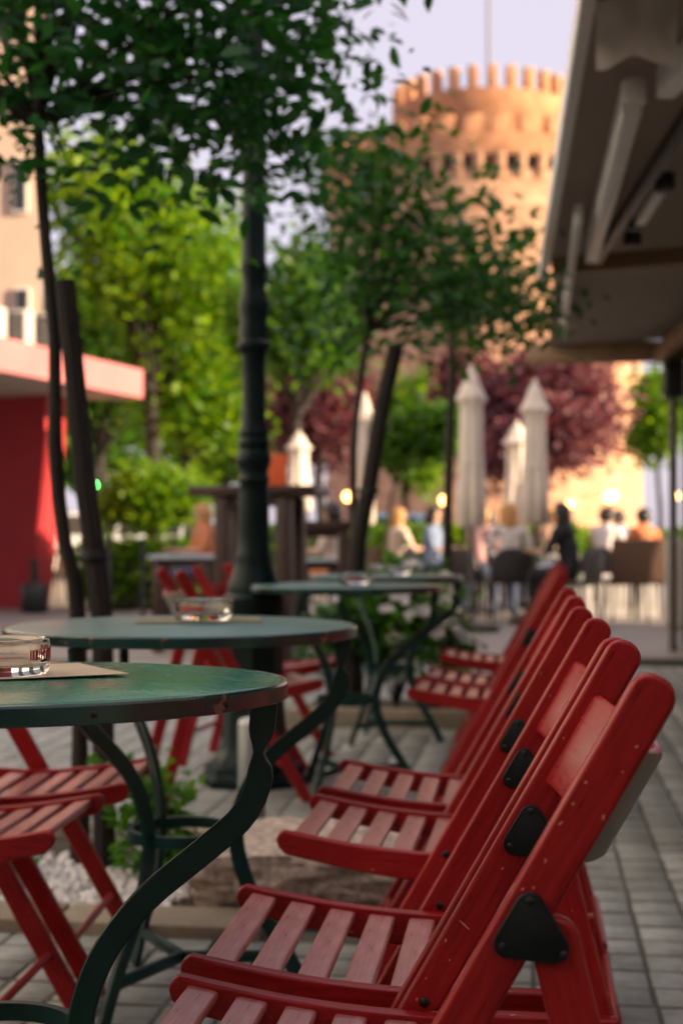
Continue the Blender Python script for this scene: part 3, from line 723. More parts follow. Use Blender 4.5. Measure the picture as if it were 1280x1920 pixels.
bgtree('reddish plum tree left of the tallest parasol', 880, 46, 610, 870, 80, 'leaf_purple', 6000, .26, 'purple_plum_tree')
bgtree('far green tree at the right of the tower foot', 1235, 60, 640, 900, 55, 'leaf_lime', 4000, .35)
bgtree('far green tree left of the tower foot', 470, 55, 560, 960, 110, 'leaf_deep', 7000, .34)
bgtree('far green tree behind the small ball-shaped tree', 760, 62, 660, 960, 90, 'leaf_lime', 5000, .36)

# plants
def plant(name, label, p, lobes, n, ls, m, flowers=0, cat='plant'):
    root = empty(name, p, 0, label, cat)
    pos, cen = crown_points(lobes, n, .03, 8, .1); pos = pos[pos[:, 2] > .02]; k = len(pos)
    link('foliage', leaf_mesh(pos, rand_rot(k), ls*rng.uniform(.6, 1.2, k)), m, root)
    bm = bmesh.new(); limbs(bm, (0, 0, 0), cen, .006, 14); link('stem', finish(bm, 60), 'bark', root)
    for i in range(flowers):
        c = Vector(cen[rng.integers(0, len(cen))]) + Vector((random.uniform(-.05,.05), -random.uniform(.02,.10), random.uniform(-.02,.08)))
        fl = flower_me; o = bpy.data.objects.new('flower', fl); col.objects.link(o); o.parent = root
        o.matrix_local = Matrix.Translation(c) @ Matrix.Rotation(R(50)+random.uniform(-.5,.5), 4, 'X') @ Matrix.Rotation(random.random()*6, 4, 'Z') @ Matrix.Scale(random.uniform(.8, 1.4), 4)
fp, fr = [], []
for k in range(6):
    a = k*math.pi/3; fp.append((0, 0, .001*k)); fr.append(np.array(Matrix.Rotation(a, 3, 'Z') @ Matrix.Rotation(-.35, 3, 'Y')))
flower_me = leaf_mesh(np.array(fp), np.array(fr), np.full(6, .032), width=1.3); flower_me.materials.append(M['petal'])
plant('leafy_plant', 'small bright green leafy plant in the pebble bed at lower left', RV(3.78, -1.02, .008), [((0, 0, .17), (.10, .10, .12)), ((.04, -.03, .08), (.13, .1, .06)), ((-.04, 0, .26), (.05, .05, .07))], 420, .05, 'leaf_bed')
plant('leafy_plant', 'low weed sprouting at the left edge of the pebble bed', RV(3.62, -1.42, .008), [((0, 0, .05), (.08, .08, .04))], 90, .045, 'leaf_bed')
plant('flowering_shrub', 'green shrub with white flowers beside the third table', RV(7.15, -.50, .02), [((0, 0, .45), (.22, .18, .28)), ((-.18, 0, .52), (.22, .15, .20)), ((.12, -.05, .28), (.14, .12, .18))], 1500, .055, 'leaf_bed', 44, 'shrub')
plant('flowering_shrub', 'darker leafy shrub under the third table, few pale flowers', RV(7.25, -.95, .02), [((0, 0, .40), (.26, .18, .24)), ((.1, 0, .55), (.2, .15, .15))], 1000, .055, 'leaf_mid', 9, 'shrub')
plant('flowering_shrub', 'taller green shrub between the stake and the third table', RV(7.5, -.72, .02), [((0, 0, .55), (.22, .18, .26)), ((-.1, 0, .35), (.24, .15, .2))], 1300, .055, 'leaf_bed', 12, 'shrub')
def hedge(x0, x1, ytop, d, label, m, n):
    a, b = W(x0, 1005, d), W(x1, 1005, d); z1 = HC-(ytop-HY)/F*d; root = empty('hedge', ((a.x+b.x)/2, d, 0), 0, label, 'hedge', 'clipped hedges in the square')
    hw = (b.x-a.x)/2; pos = np.stack([rng.uniform(-hw, hw, n), rng.uniform(-.3, .3, n), z1*(.08+.92*rng.random(n)**.7) + rng.normal(0, .03, n)], 1)
    link('foliage', leaf_mesh(pos, rand_rot(n), .13*rng.uniform(.6, 1.2, n), QUAD_V, QUAD_F), m, root)
    link('branches', boxm(-hw+.1, hw-.1, -.2, .2, .0, z1*.8, .05), 'bark', root)
hedge(150, 395, 1016, 18.0, 'green hedge below the low rounded tree at left', 'leaf_lime', 3600)
hedge(380, 700, 985, 30, 'far green hedge behind the wooden tables', 'leaf_deep', 4200)
hedge(700, 1090, 985, 26, 'far green hedge behind the seated people', 'leaf_lime', 5200)
hedge(1080, 1330, 992, 32, 'green hedge at the tower foot at right', 'leaf_lime', 3200)

# ------------------------------------------------------------------ lamp post and bollard
def lamp_post():
    d = 5.36; k = d/F; root = empty('lamp_post', W(476, HY, d) * Vector((1, 1, 0)) if False else (W(476, HY, d).x, d, 0), 0, 'dark green ornate cast iron lamp post left of centre', 'lamp post')
    def z(y): return HC-(y-HY)*k
    shaft = [(58, 1160), (58, 1120), (50, 1112), (50, 1098), (44, 1085), (38, 1066), (34, 1050), (35, 1043), (31, 1035), (30, 1000), (28, 925), (27, 908), (31, 900), (27, 894), (26, 884), (31, 872), (33, 862), (31, 852), (27, 843), (30, 835), (30, 828), (26, 820), (29, 812), (26, 805), (23, 790), (22, 720), (22.5, 668), (26, 660), (32, 652), (32, 645), (26, 638), (27, 618), (25, 606), (28, 582), (28.5, 572), (25, 556), (22, 540), (23, 515), (26, 505), (26, 497), (23, 490), (23, 440), (21, 250), (20, 100), (18, -300)]
    link('shaft', lathe([(r*k, z(y)) for r, y in shaft], 20, 35), 'iron', root)
    pl = [(104, 1471), (104, 1452), (96, 1450), (92, 1440), (92, 1432), (80, 1430), (76, 1418), (68, 1410), (60, 1390), (54, 1200), (60, 1190), (60, 1172), (58.5, 1160)]
    link('plinth', lathe([(r*k, max(0, z(y))) for r, y in pl], 8, 30), 'iron', root)
    zt = z(-300)
    link('lantern_frame', lathe([(.03, zt), (.10, zt+.05), (.16, zt+.10), (.15, zt+.12)], 6, 30), 'iron', root)
    link('lantern_glass', lathe([(.12, zt+.12), (.17, zt+.5), (.16, zt+.5), (.11, zt+.12)], 6, 30, close=False), 'glass', root)
    link('lantern_roof', lathe([(.21, zt+.5), (.20, zt+.52), (.05, zt+.66), (.02, zt+.75), (0, zt+.78)], 6, 30), 'iron', root)
lamp_post()
bp = W(472, 1620, 4.12); bo = empty('bollard', (bp.x, bp.y, 0), 0, 'short grey steel bollard with pale cap behind the nearest table', 'bollard')
link('tube', lathe([(.040, 0), (.040, .385), (.038, .388)], 24), 'steel', bo); link('cap', lathe([(.0395, .3885), (.034, .400), (.015, .405), (0, .406)], 24), 'whitecap', bo)

# ------------------------------------------------------------------ round stone tower
def tower():
    c = W(905, HY, 104); root = empty('round_tower', (c.x, c.y, 0), 0, 'round sunlit stone tower with crenellated turret and flagpole', 'tower')
    Rd, Rt = 11.35, 6.4
    link('drum_wall', lathe([(Rd+.25, 0), (Rd+.1, 2), (Rd, 12), (Rd-.05, 25.2)], 96, 40), 'stone', root)
    par = link('drum_parapet', lathe([(Rd-.6, 25.9), (Rd+.55, 25.9), (Rd+.6, 26.1), (Rd+.6, 27.1), (Rd-.1, 27.1), (Rd-.1, 25.9)], 96, 40, close=False), 'stone2', root)
    link('drum_roof', lathe([(0, 25.3), (Rd-.06, 25.3), (Rd-.06, 25.21)], 64), 'stone2', root)
    n = 52
    cm = prism([(-.5, 25.95), (.52, 25.95), (.52, 25.5), (.25, 25.0), (.02, 24.3), (-.5, 24.3)], -.30, .30, .03, 1); cm.materials.append(M['stone'])
    am = prism([(-.5, 25.93), (-.5, 25.75), (.45, 25.75), (.45, 25.93)], -.42, .42); am.materials.append(M['stone'])
    bk = prism([(-.04, 25.75), (-.04, 24.95), (.03, 24.95), (.03, 25.75)], -.26, .26); bk.materials.append(M['dark'])
    mm = boxm(-.35, .35, -.62, .62, 0, 1.25, .03, 1); mm.materials.append(M['stone2'])
    for i in range(n):
        a = 2*math.pi*i/n
        if math.sin(a) > .35: continue
        rot = Matrix.Rotation(a, 4, 'Z')
        link('corbel', cm, None, par, rot @ Matrix.Translation((Rd, 0, 0)))
        rot2 = Matrix.Rotation(a+math.pi/n, 4, 'Z')
        link('arch_lintel', am, None, par, rot2 @ Matrix.Translation((Rd, 0, 0)))
        link('arch_opening', bk, None, par, rot2 @ Matrix.Translation((Rd, 0, 0)))
    for i in range(40):
        a = 2*math.pi*i/40
        if math.sin(a) > .4: continue
        link('merlon', mm, None, root, Matrix.Rotation(a, 4, 'Z') @ Matrix.Translation((Rd+.22, 0, 27.09)))
    link('turret_wall', lathe([(Rt, 25.3), (Rt, 29.8), (Rt+.22, 30.1), (Rt+.25, 31.7), (Rt-.4, 31.7), (Rt-.4, 30.5), (0, 30.5)], 72, 40), 'stone2', root)
    mt = boxm(-.3, .3, -.33, .33, 0, 1.6, .03, 1); mt.materials.append(M['stone2'])
    for i in range(30):
        link('merlon', mt, None, root, Matrix.Rotation(2*math.pi*(i+.5)/30, 4, 'Z') @ Matrix.Translation((Rt-.07, 0, 31.65)))
    win = boxm(-.15, .15, -.32, .32, 0, 1.2, 0); win.materials.append(M['dark'])
    for a, z in ((-70, 28.0), (-100, 28.2), (-52, 28.1)): link('window', win, None, root, Matrix.Rotation(R(a), 4, 'Z') @ Matrix.Translation((Rt-.05, 0, z)))
    for a, z in ((-80, 20), (-62, 14.5), (-95, 9), (-50, 21), (-110, 16), (-75, 5), (-30, 12)): link('window', win, None, root, Matrix.Rotation(R(a), 4, 'Z') @ Matrix.Translation((Rd-.05, 0, z)))
    link('flagpole', lathe([(.13, 30.4), (.12, 36), (.10, 46), (0, 46.1)], 12), 'polegrey', root, Matrix.Translation((.3, -1, 0)))
tower()

# ------------------------------------------------------------------ awnings and the cafe building on the right
def rbox(name, t0, t1, v0, v1, z0, z1, m, parent=None, bev=0):
    o = link(name, poly_prism([rvp(t0, v0), rvp(t1, v0), rvp(t1, v1), rvp(t0, v1)], z0, z1, bev), m, parent); return o
def slope_sheet(name, t0, t1, v0, v1, za, zb, m, parent, th=.012, n=10, v0b=None):
    bm = bmesh.new(); A = []
    for i in range(n+1):
        t = t0+(t1-t0)*i/n
        for j in range(7):
            s = j/6; z = za+(zb-za)*s - .05*math.sin(math.pi*s)*(.6+.4*math.sin(i*2.2)); q0 = v0 if v0b is None else v0+(v0b-v0)*i/n; A.append(bm.verts.new(RV(t, q0+(v1-q0)*s, z)))
    fs = [bm.faces.new((A[i*7+j], A[i*7+j+1], A[i*7+j+8], A[i*7+j+7])) for i in range(n) for j in range(6)]
    r = bmesh.ops.extrude_face_region(bm, geom=fs)
    for v in [e for e in r['geom'] if isinstance(e, bmesh.types.BMVert)]: v.co.z += th
    return link(name, finish(bm, 60), m, parent)
def beam(name, a, b, w, h, m, parent):
    a, b = Vector(a), Vector(b); d = (b-a); L = d.length; x = d.normalized(); y = Vector((0,0,1)).cross(x).normalized(); z = x.cross(y)
    mt = Matrix(((x.x, y.x, z.x, a.x), (x.y, y.y, z.y, a.y), (x.z, y.z, z.z, a.z), (0,0,0,1)))
    return link(name, boxm(0, L, -w/2, w/2, -h/2, h/2, min(w, h)*.18, 2), m, parent, mt)
aw = empty('awning', (0, 0, 0), 0, 'nearest brown retractable awning at top right with pale folding arms', 'awning', 'awnings over the cafe terrace')
slope_sheet('fabric', 3.1, 8.45, .205, 2.9, 2.53, 2.86, 'awning', aw, v0b=.075)
beam('front_bar', RV(3.1, .172, 2.475), RV(8.5, .050, 2.475), .045, .11, 'alu', aw)
beam('arm', RV(5.0, .335, 2.44), RV(7.62, .30, 2.43), .07, .12, 'alu', aw)
beam('arm', RV(4.75, .60, 2.46), RV(7.9, .34, 2.45), .05, .07, 'alu_dark', aw)
beam('arm', RV(4.3, .62, 2.50), RV(4.95, .44, 2.47), .07, .11, 'alu', aw)
beam('arm', RV(6.3, .55, 2.47), RV(6.9, .50, 2.45), .05, .09, 'alu', aw)
for t, v in ((4.97, .338), (6.25, .56), (7.0, .49), (7.4, .50)):
    link('arm_joint', lathe([(.04, -.04), (.045, -.03), (.045, .03), (.04, .04)], 14), 'blackmetal' if t != 4.97 else 'alu', aw, RV(t, v, 2.45))
# scalloped valance hanging at the near end
bm = bmesh.new(); top, bot = [], []
for i in range(25):
    s = i/24; v = .185 + .235*s; tt = 4.32 + .012*math.sin(s*11); top.append(bm.verts.new(RV(4.32, v, 2.555))); bot.append(bm.verts.new(RV(tt, v, 2.325 + .035*math.sin(s*math.pi)**2)))
for i in range(24): bm.faces.new((top[i], top[i+1], bot[i+1], bot[i]))
r = bmesh.ops.extrude_face_region(bm, geom=bm.faces[:])
for v in [e for e in r['geom'] if isinstance(e, bmesh.types.BMVert)]: v.co += Vector((0, .003, 0))
M['valance'] = mat('milky_valance', (.82, .79, .78), (.42, .40, .35), 7, .35, stretch=(2, 1, 1))
translucent(M['valance'], .5, (.8, .77, .75))
link('valance', finish(bm, 60), 'valance', aw)
beam('near_end_bar', RV(4.27, .10, 2.575), RV(4.27, 1.6, 2.575), .05, .06, 'alu_dark', aw)
beam('hanging_strap', RV(4.33, .43, 2.56), RV(4.33, .43, 2.30), .02, .02, 'alu_dark', aw)
aw2 = empty('awning', (0, 0, 0), 0, 'second brown awning farther along the terrace, lower front bar', 'awning', 'awnings over the cafe terrace')
slope_sheet('fabric', 8.52, 11.9, .12, 2.9, 2.50, 2.70, 'awning', aw2)
rbox('front_bar', 6.6, 10.4, .185, .222, 2.36, 2.45, 'alu', aw2, .01)
beam('end_beam', RV(11.95, -.06, 2.44), RV(11.78, 2.0, 2.44), .10, .17, 'tanwood', aw2)
beam('brace', RV(11.9, 1.0, 2.40), RV(10.3, 1.18, 2.50), .10, .12, 'tanwood', aw2)
beam('brace', RV(8.15, .1, 2.46), RV(8.15, 2.0, 2.56), .06, .10, 'tanwood', aw2)
pp = RV(11.8, 1.12)
link('post', lathe([(.045, 0), (.035, .05), (.035, 2.36)], 16), 'alu_dark', aw2, (pp.x, pp.y, 0)); link('bracket', boxm(-.08, .08, -.06, .06, 2.05, 2.36, .02), 'blackmetal', aw2, (pp.x, pp.y, 0))
p2_ = RV(12.0, 1.27); link('post', lathe([(.06, 0), (.06, 2.36)], 16), 'blackmetal', aw2, (p2_.x, p2_.y, 0))
cb = empty('cafe_building', (0, 0, 0), 0, 'cafe building beside the terrace, only its grey soffit shows under the awning', 'building')
rbox('wall', -7, 14.5, 3.0, 6.0, -.01, 4.6, 'plaster2', cb)
rbox('soffit', 3.0, 12.4, .56, 2.99, 2.90, 3.05, 'soffit', cb)
for i, (t, v) in enumerate(((4.6, .62), (5.4, .66), (6.4, .85), (7.4, .78), (8.6, .9), (5.2, 1.1), (6.6, 1.3))):
    link('downlight', lathe([(.06, 2.885), (.055, 2.88), (.05, 2.898), (0, 2.898)], 16), 'blackmetal', cb, RV(t, v))
for k in range(6):
    t = -5.5+k*3; rbox('window', t, t+1.6, 2.96, 3.01, .5 if k % 2 else .02, 2.5, 'pane', cb)
ob_ = empty('bounce_block', (0, 0, 0), 0, 'added pale block out of view at left, bounces sunlight onto the terrace', 'building')  # added out of view so sunlight bounces onto the terrace as fill
rbox('wall', -8, 13.0, -16, -7.2, -.01, 12, 'plaster_bounce', ob_)
for k in range(7):
    for z0 in (.9, 4.3, 7.6, 10.4): rbox('window', -7+2.8*k, -6+2.8*k, -7.22, -7.16, z0, z0+1.5, 'pane', ob_)
bk = empty('unseen_shade_facade', (0, 0, 0), 0, 'added plain facade out of view behind the viewer, darkens faces turned to it', 'building')  # added behind the camera to darken surfaces that face it
rbox('wall', -9, -4.5, -7, 2.9, -.01, 6.5, 'plaster', bk)
for k in range(3): rbox('window', -4.52, -4.46, -6+3*k, -4.5+3*k, .8, 2.4, 'pane', bk); rbox('window', -4.52, -4.46, -6+3*k, -4.5+3*k, 4.0, 5.6, 'pane', bk)

# ------------------------------------------------------------------ red and beige buildings at the left
lb = empty('red_pavilion', (0, 0, 0), 0, 'red-walled pavilion with pink-edged flat canopy at the left edge', 'building')
zb = 2.74
tip = W(262, HY, 18.6); nr = W(-60, HY, 15.0)
slab = [(nr.x, nr.y), (tip.x, tip.y), (tip.x-.1, tip.y+.25), (-9, 18.9), (-9, nr.y)]
link('canopy_soffit', poly_prism(slab, zb, zb+.30), 'plaster2', lb)
dv = Vector((tip.x-nr.x, tip.y-nr.y, 0)); nn = Vector((dv.y, -dv.x, 0)).normalized()*.05
link('canopy_fascia', poly_prism([(nr.x, nr.y), (nr.x+nn.x, nr.y+nn.y), (tip.x+nn.x, tip.y+nn.y), (tip.x, tip.y)], zb-.01, zb+.36), 'pink', lb)
wx = lambda px: (px-CX)/F*18.2
x8 = wx(86); link('wall', prism([(-5, -.01), (wx(46)-x8, -.01), (wx(58)-x8, .4), (-.004, zb-.45), (-.004, zb-.003), (-5, zb-.003)], 0, .4), 'redwall', lb, Matrix.Translation((x8, 18.2, 0)) @ Matrix.Rotation(R(-27), 4, 'Z'))
link('fin', prism([(wx(46)+.002, -.01), (wx(60), -.01), (wx(104), 2.18), (wx(99), 2.3), (wx(86)+.002, zb-.45), (wx(58)+.002, .4)], 18.15, 18.9, .02), 'redwall', lb)
bb = empty('beige_block', (0, 0, 0), 0, 'beige apartment block rising above the pink canopy', 'building')
link('wall', poly_prism([(-14, 22), ((80-CX)/F*22, 22), ((70-CX)/F*30, 30), (-14, 30)], -.01, 9.2), 'plaster', bb)
link('cornice', poly_prism([(-14.1, 21.9), ((80-CX)/F*22+.1, 21.9), ((70-CX)/F*30+.1, 30.1), (-14.1, 30.1)], 9.2, 9.5), 'plaster2', bb)
for px, y0, y1 in ((44, 540, 612), (-40, 540, 612), (40, 300, 400), (-40, 300, 400)):
    x0, x1 = (px-14-CX)/F*22, (px+14-CX)/F*22; z0, z1 = HC-(y1-HY)/F*22, HC-(y0-HY)/F*22
    w = link('window', boxm(x0, x1, 21.93, 22.01, z0, z1), 'white', bb); link('pane', boxm(x0+.03, x1-.03, 21.915, 21.93, z0+.04, z1-.04), 'pane', w)
for k, px in enumerate((-18, 26, 70)):
    x = (px-CX)/F*16.9; a = empty('air_conditioner', (x, 17.0+.25*k, zb+.301), R(-15), ['air conditioner unit on the pink canopy, cut by the left edge', 'middle air conditioner unit on the pink canopy', 'air conditioner unit on the pink canopy next to the slim trunk'][k], 'air conditioner', 'air conditioners on the canopy')
    link('case', boxm(-.135, .135, -.12, .12, 0, .62, .012), 'soffit', a); link('grille', boxm(-.11, .11, -.128, -.118, .12, .58), 'grille', a)
    for j in range(5): link('slat', boxm(-.105, .105, -.133, -.129, .16+.09*j, .17+.09*j), 'white', a)

# black pot with a pole
p = W(65, 1146, 17.4); pt = empty('parasol_stand', (p.x, p.y, 0), 0, 'black cylindrical parasol stand with short pole in front of the red wall', 'stand')
link('base', lathe([(.15, 0), (.165, .02), (.165, .33), (.15, .35), (.05, .36)], 20), 'blackmetal', pt); link('pole', lathe([(.045, .35), (.045, .65), (.03, .66)], 12), 'blackmetal', pt)
lw = link('low_wall', boxm((185-CX)/F*22, (340-CX)/F*22, 22.4, 22.7, -.01, .50, .02), 'plaster2'); tag(lw, 'low pale wall behind the hedge at left', 'wall')
for k, px in enumerate((205, 268, 325)):
    x = (px-CX)/F*16.0; o = empty('thin_post', (x, 16.0, 0), 0, ['thin dark post under the hedge, left one', 'thin dark post under the hedge, middle one', 'thin dark post under the hedge, right one'][k], 'post', 'thin posts along the path')
    link('pole', lathe([(.03, 0), (.025, .02), (.025, .86)], 10), 'blackmetal', o); link('knob', sphere(.035, loc=(0,0,.88)), 'blackmetal', o)

# ------------------------------------------------------------------ folded parasols
def parasol(px, d, ytop, ybot, hw, label):
    k = d/F; x = (px-CX)*k; zt = HC-(ytop-HY)*k; z0 = HC-(ybot-HY)*k; L = zt-z0
    o = empty('folded_parasol', (x, d, 0), 0, label, 'parasol', 'folded cream parasols'); w = hw*k
    bm = bmesh.new(); n = 40; prof = [(.55, 0), (.95, .02), (.92, .25), (.84, .5), (.78, .68), (.80, .78), (.98, .80), (1.12, .815), (.86, .86), (.62, .91), (.50, .955), (.36, .985), (.05, 1.0)]
    rings = []
    for r, s in prof:
        ring = []
        for i in range(n):
            a = 2*math.pi*i/n; f = 1 + (.17*(1-s) + .05)*math.sin(a*8 + .6*math.sin(3*s*math.pi)); ring.append(bm.verts.new((w*r*f*math.cos(a), w*r*f*math.sin(a), z0+L*s)))
        rings.append(ring)
    for a, b in zip(rings, rings[1:]):
        for i in range(n): bm.faces.new((a[i], a[(i+1) % n], b[(i+1) % n], b[i]))
    bm.faces.new(list(reversed(rings[0]))); bm.faces.new(rings[-1])
    link('canopy', finish(bm, 60), 'canvas', o)
    link('strap', lathe([(w*.86, z0+L*.40), (w*.90, z0+L*.405), (w*.90, z0+L*.425), (w*.86, z0+L*.43)], 24), 'canvas', o)
    link('pole', lathe([(.025, .06), (.025, z0+.02)], 12), 'alu_dark', o); link('finial', lathe([(.03, zt-.01), (.025, zt+.04), (0, zt+.06)], 10), 'canvas', o)
    link('base', lathe([(.28, 0), (.28, .05), (.05, .07)], 20), 'blackmetal', o)
parasol(883, 14.0, 694, 990, 26, 'tallest folded cream parasol, leftmost of the three by the seated women')
parasol(1002, 15.2, 720, 985, 25, 'folded cream parasol at the right end of the group')
parasol(969, 18.5, 796, 985, 25, 'shorter folded cream parasol between the two taller ones')
parasol(560, 20.0, 814, 960, 22, 'folded cream parasol right of the lamp post')
parasol(684, 16.5, 744, 985, 17, 'slim folded cream parasol behind the middle tree trunk')

# ------------------------------------------------------------------ wooden tables
def wood_table(name, px0, px1, d, z, dep, label, mtop, th=.05, mleg='brownwood', rz=0, inset=.08):
    x0, x1 = (px0-CX)/F*d, (px1-CX)/F*d; hw = (x1-x0)/2; t = empty(name, ((x0+x1)/2, d, 0), R(rz), label, 'table', 'wooden tables behind the lamp post')
    n = 4
    for i in range(n):
        y0 = -dep/2 + dep*i/n; link('top_plank', boxm(-hw, hw, y0+.003, y0+dep/n-.003, z-th, z, .006), mtop, t)
    link('apron', boxm(-hw+inset, hw-inset, -dep/2+.06, dep/2-.06, z-th-.06, z-th-.002), mleg, t)
    for sx in (-1, 1):
        for sy in (-1, 1): link('leg', boxm(sx*(hw-inset)-.045, sx*(hw-inset)+.045, sy*(dep/2-.08)-.045, sy*(dep/2-.08)+.045, 0, z-th-.003, .008), mleg, t)
        link('rail', boxm(sx*(hw-inset)-.025, sx*(hw-inset)+.025, -dep/2+.13, dep/2-.13, .18, .25), mleg, t)
wood_table('bar_table', 372, 606, 9.0, 1.24, .62, 'tall dark wooden bar table behind the lamp post', 'brownwood', .06, rz=-8, inset=.2)
wood_table('bar_table', 545, 662, 11.5, 1.05, .5, 'lower dark wooden table right of the lamp post', 'brownwood', .07)
wood_table('small_table', 285, 410, 11.6, .775, .6, 'small wooden table with grey-blue top left of the lamp post', 'greytop', .03)
wood_table('small_table', 552, 642, 12.4, .735, .6, 'small wooden table with grey-blue top right of the lamp post', 'greytop', .03)
op = W(520, 890, 13); og = empty('orange_sign', (op.x, op.y, 0), R(10), 'orange board peeking out right of the lamp post', 'sign')
link('panel', boxm(-.09, .09, -.015, .015, 1.36, 1.68, .01), 'orange', og); link('pole', lathe([(.02, 0), (.02, 1.37)], 10), 'blackmetal', og); link('foot', lathe([(.2, 0), (.2, .03), (.03, .05)], 16), 'blackmetal', og)

# ------------------------------------------------------------------ glowing lamps
def glow(px, py, d, label, r=.06):
    p = W(px, py, d); o = empty('glowing_lamp', (p.x, p.y, 0), 0, label, 'lamp', 'warm glowing lamps on posts')
    link('post', lathe([(.09, 0), (.09, .02), (.015, .04), (.015, p.z-r)], 12), 'blackmetal', o)
    link('globe', sphere(r, loc=(0, 0, p.z)), 'lamp_glow', o); link('cap', lathe([(r*.5, p.z+r*.88), (r*.2, p.z+r*1.25), (0, p.z+r*1.3)], 12), 'blackmetal', o)
glow(652, 931, 16, 'glowing orange lamp left of the middle tree'); glow(833, 938, 12.5, 'glowing orange lamp on the third slim tree side', .05)
glow(1068, 945, 22, 'faint warm lamp behind the woman in black', .07); glow(1144, 930, 20, 'brightest glowing orange lamp in front of the tower foot', .10); glow(1263, 930, 16, 'glowing orange lamp at the right edge beside the terrace post')
p = W(177, 909, 26); o = empty('traffic_signal', (p.x, p.y, 0), 0, 'small green signal light beside the slim trunk', 'traffic light')
link('housing', boxm(-.07, .07, .03, .16, p.z-.10, p.z+.40, .02), 'blackmetal', o); link('lens', sphere(.05, loc=(0, .03, p.z), sy=.4), 'green_led', o); link('pole', lathe([(.04, 0), (.035, p.z-.1)], 10), 'blackmetal', o, (0, .1, 0))

# ------------------------------------------------------------------ people and their chairs
def seat_chair(name, loc, rz, label, m, wide=.24, back=.82, round_=True, h=.46):
    o = empty(name, loc, rz, label, 'chair', 'terrace chairs of the seated guests')
    pts = [(-wide+.0, .0), (-wide, back-h-.16), (-wide*.8, back-h-.05), (-wide*.4, back-h), (wide*.4, back-h), (wide*.8, back-h-.05), (wide, back-h-.16), (wide, 0)] if round_ else [(-wide, 0), (-wide, back-h), (wide, back-h), (wide, 0)]
    link('backrest', prism(pts, -.02, .02, .012), m, o, Matrix.Translation((-.22, 0, h-.02)) @ Matrix.Rotation(R(-8), 4, 'Y') @ Matrix.Rotation(math.pi/2, 4, 'Z'))
    link('seat', boxm(-.22, .24, -wide, wide, h-.05, h-.002, .015), m, o)
    for sx in (-.19, .21):
        for sy in (-1, 1): link('leg', tube([(sx*1.1, sy*(wide-.02), 0), (sx, sy*(wide-.04), h-.05)], [.013, .018], 8), 'blackmetal', o)
        
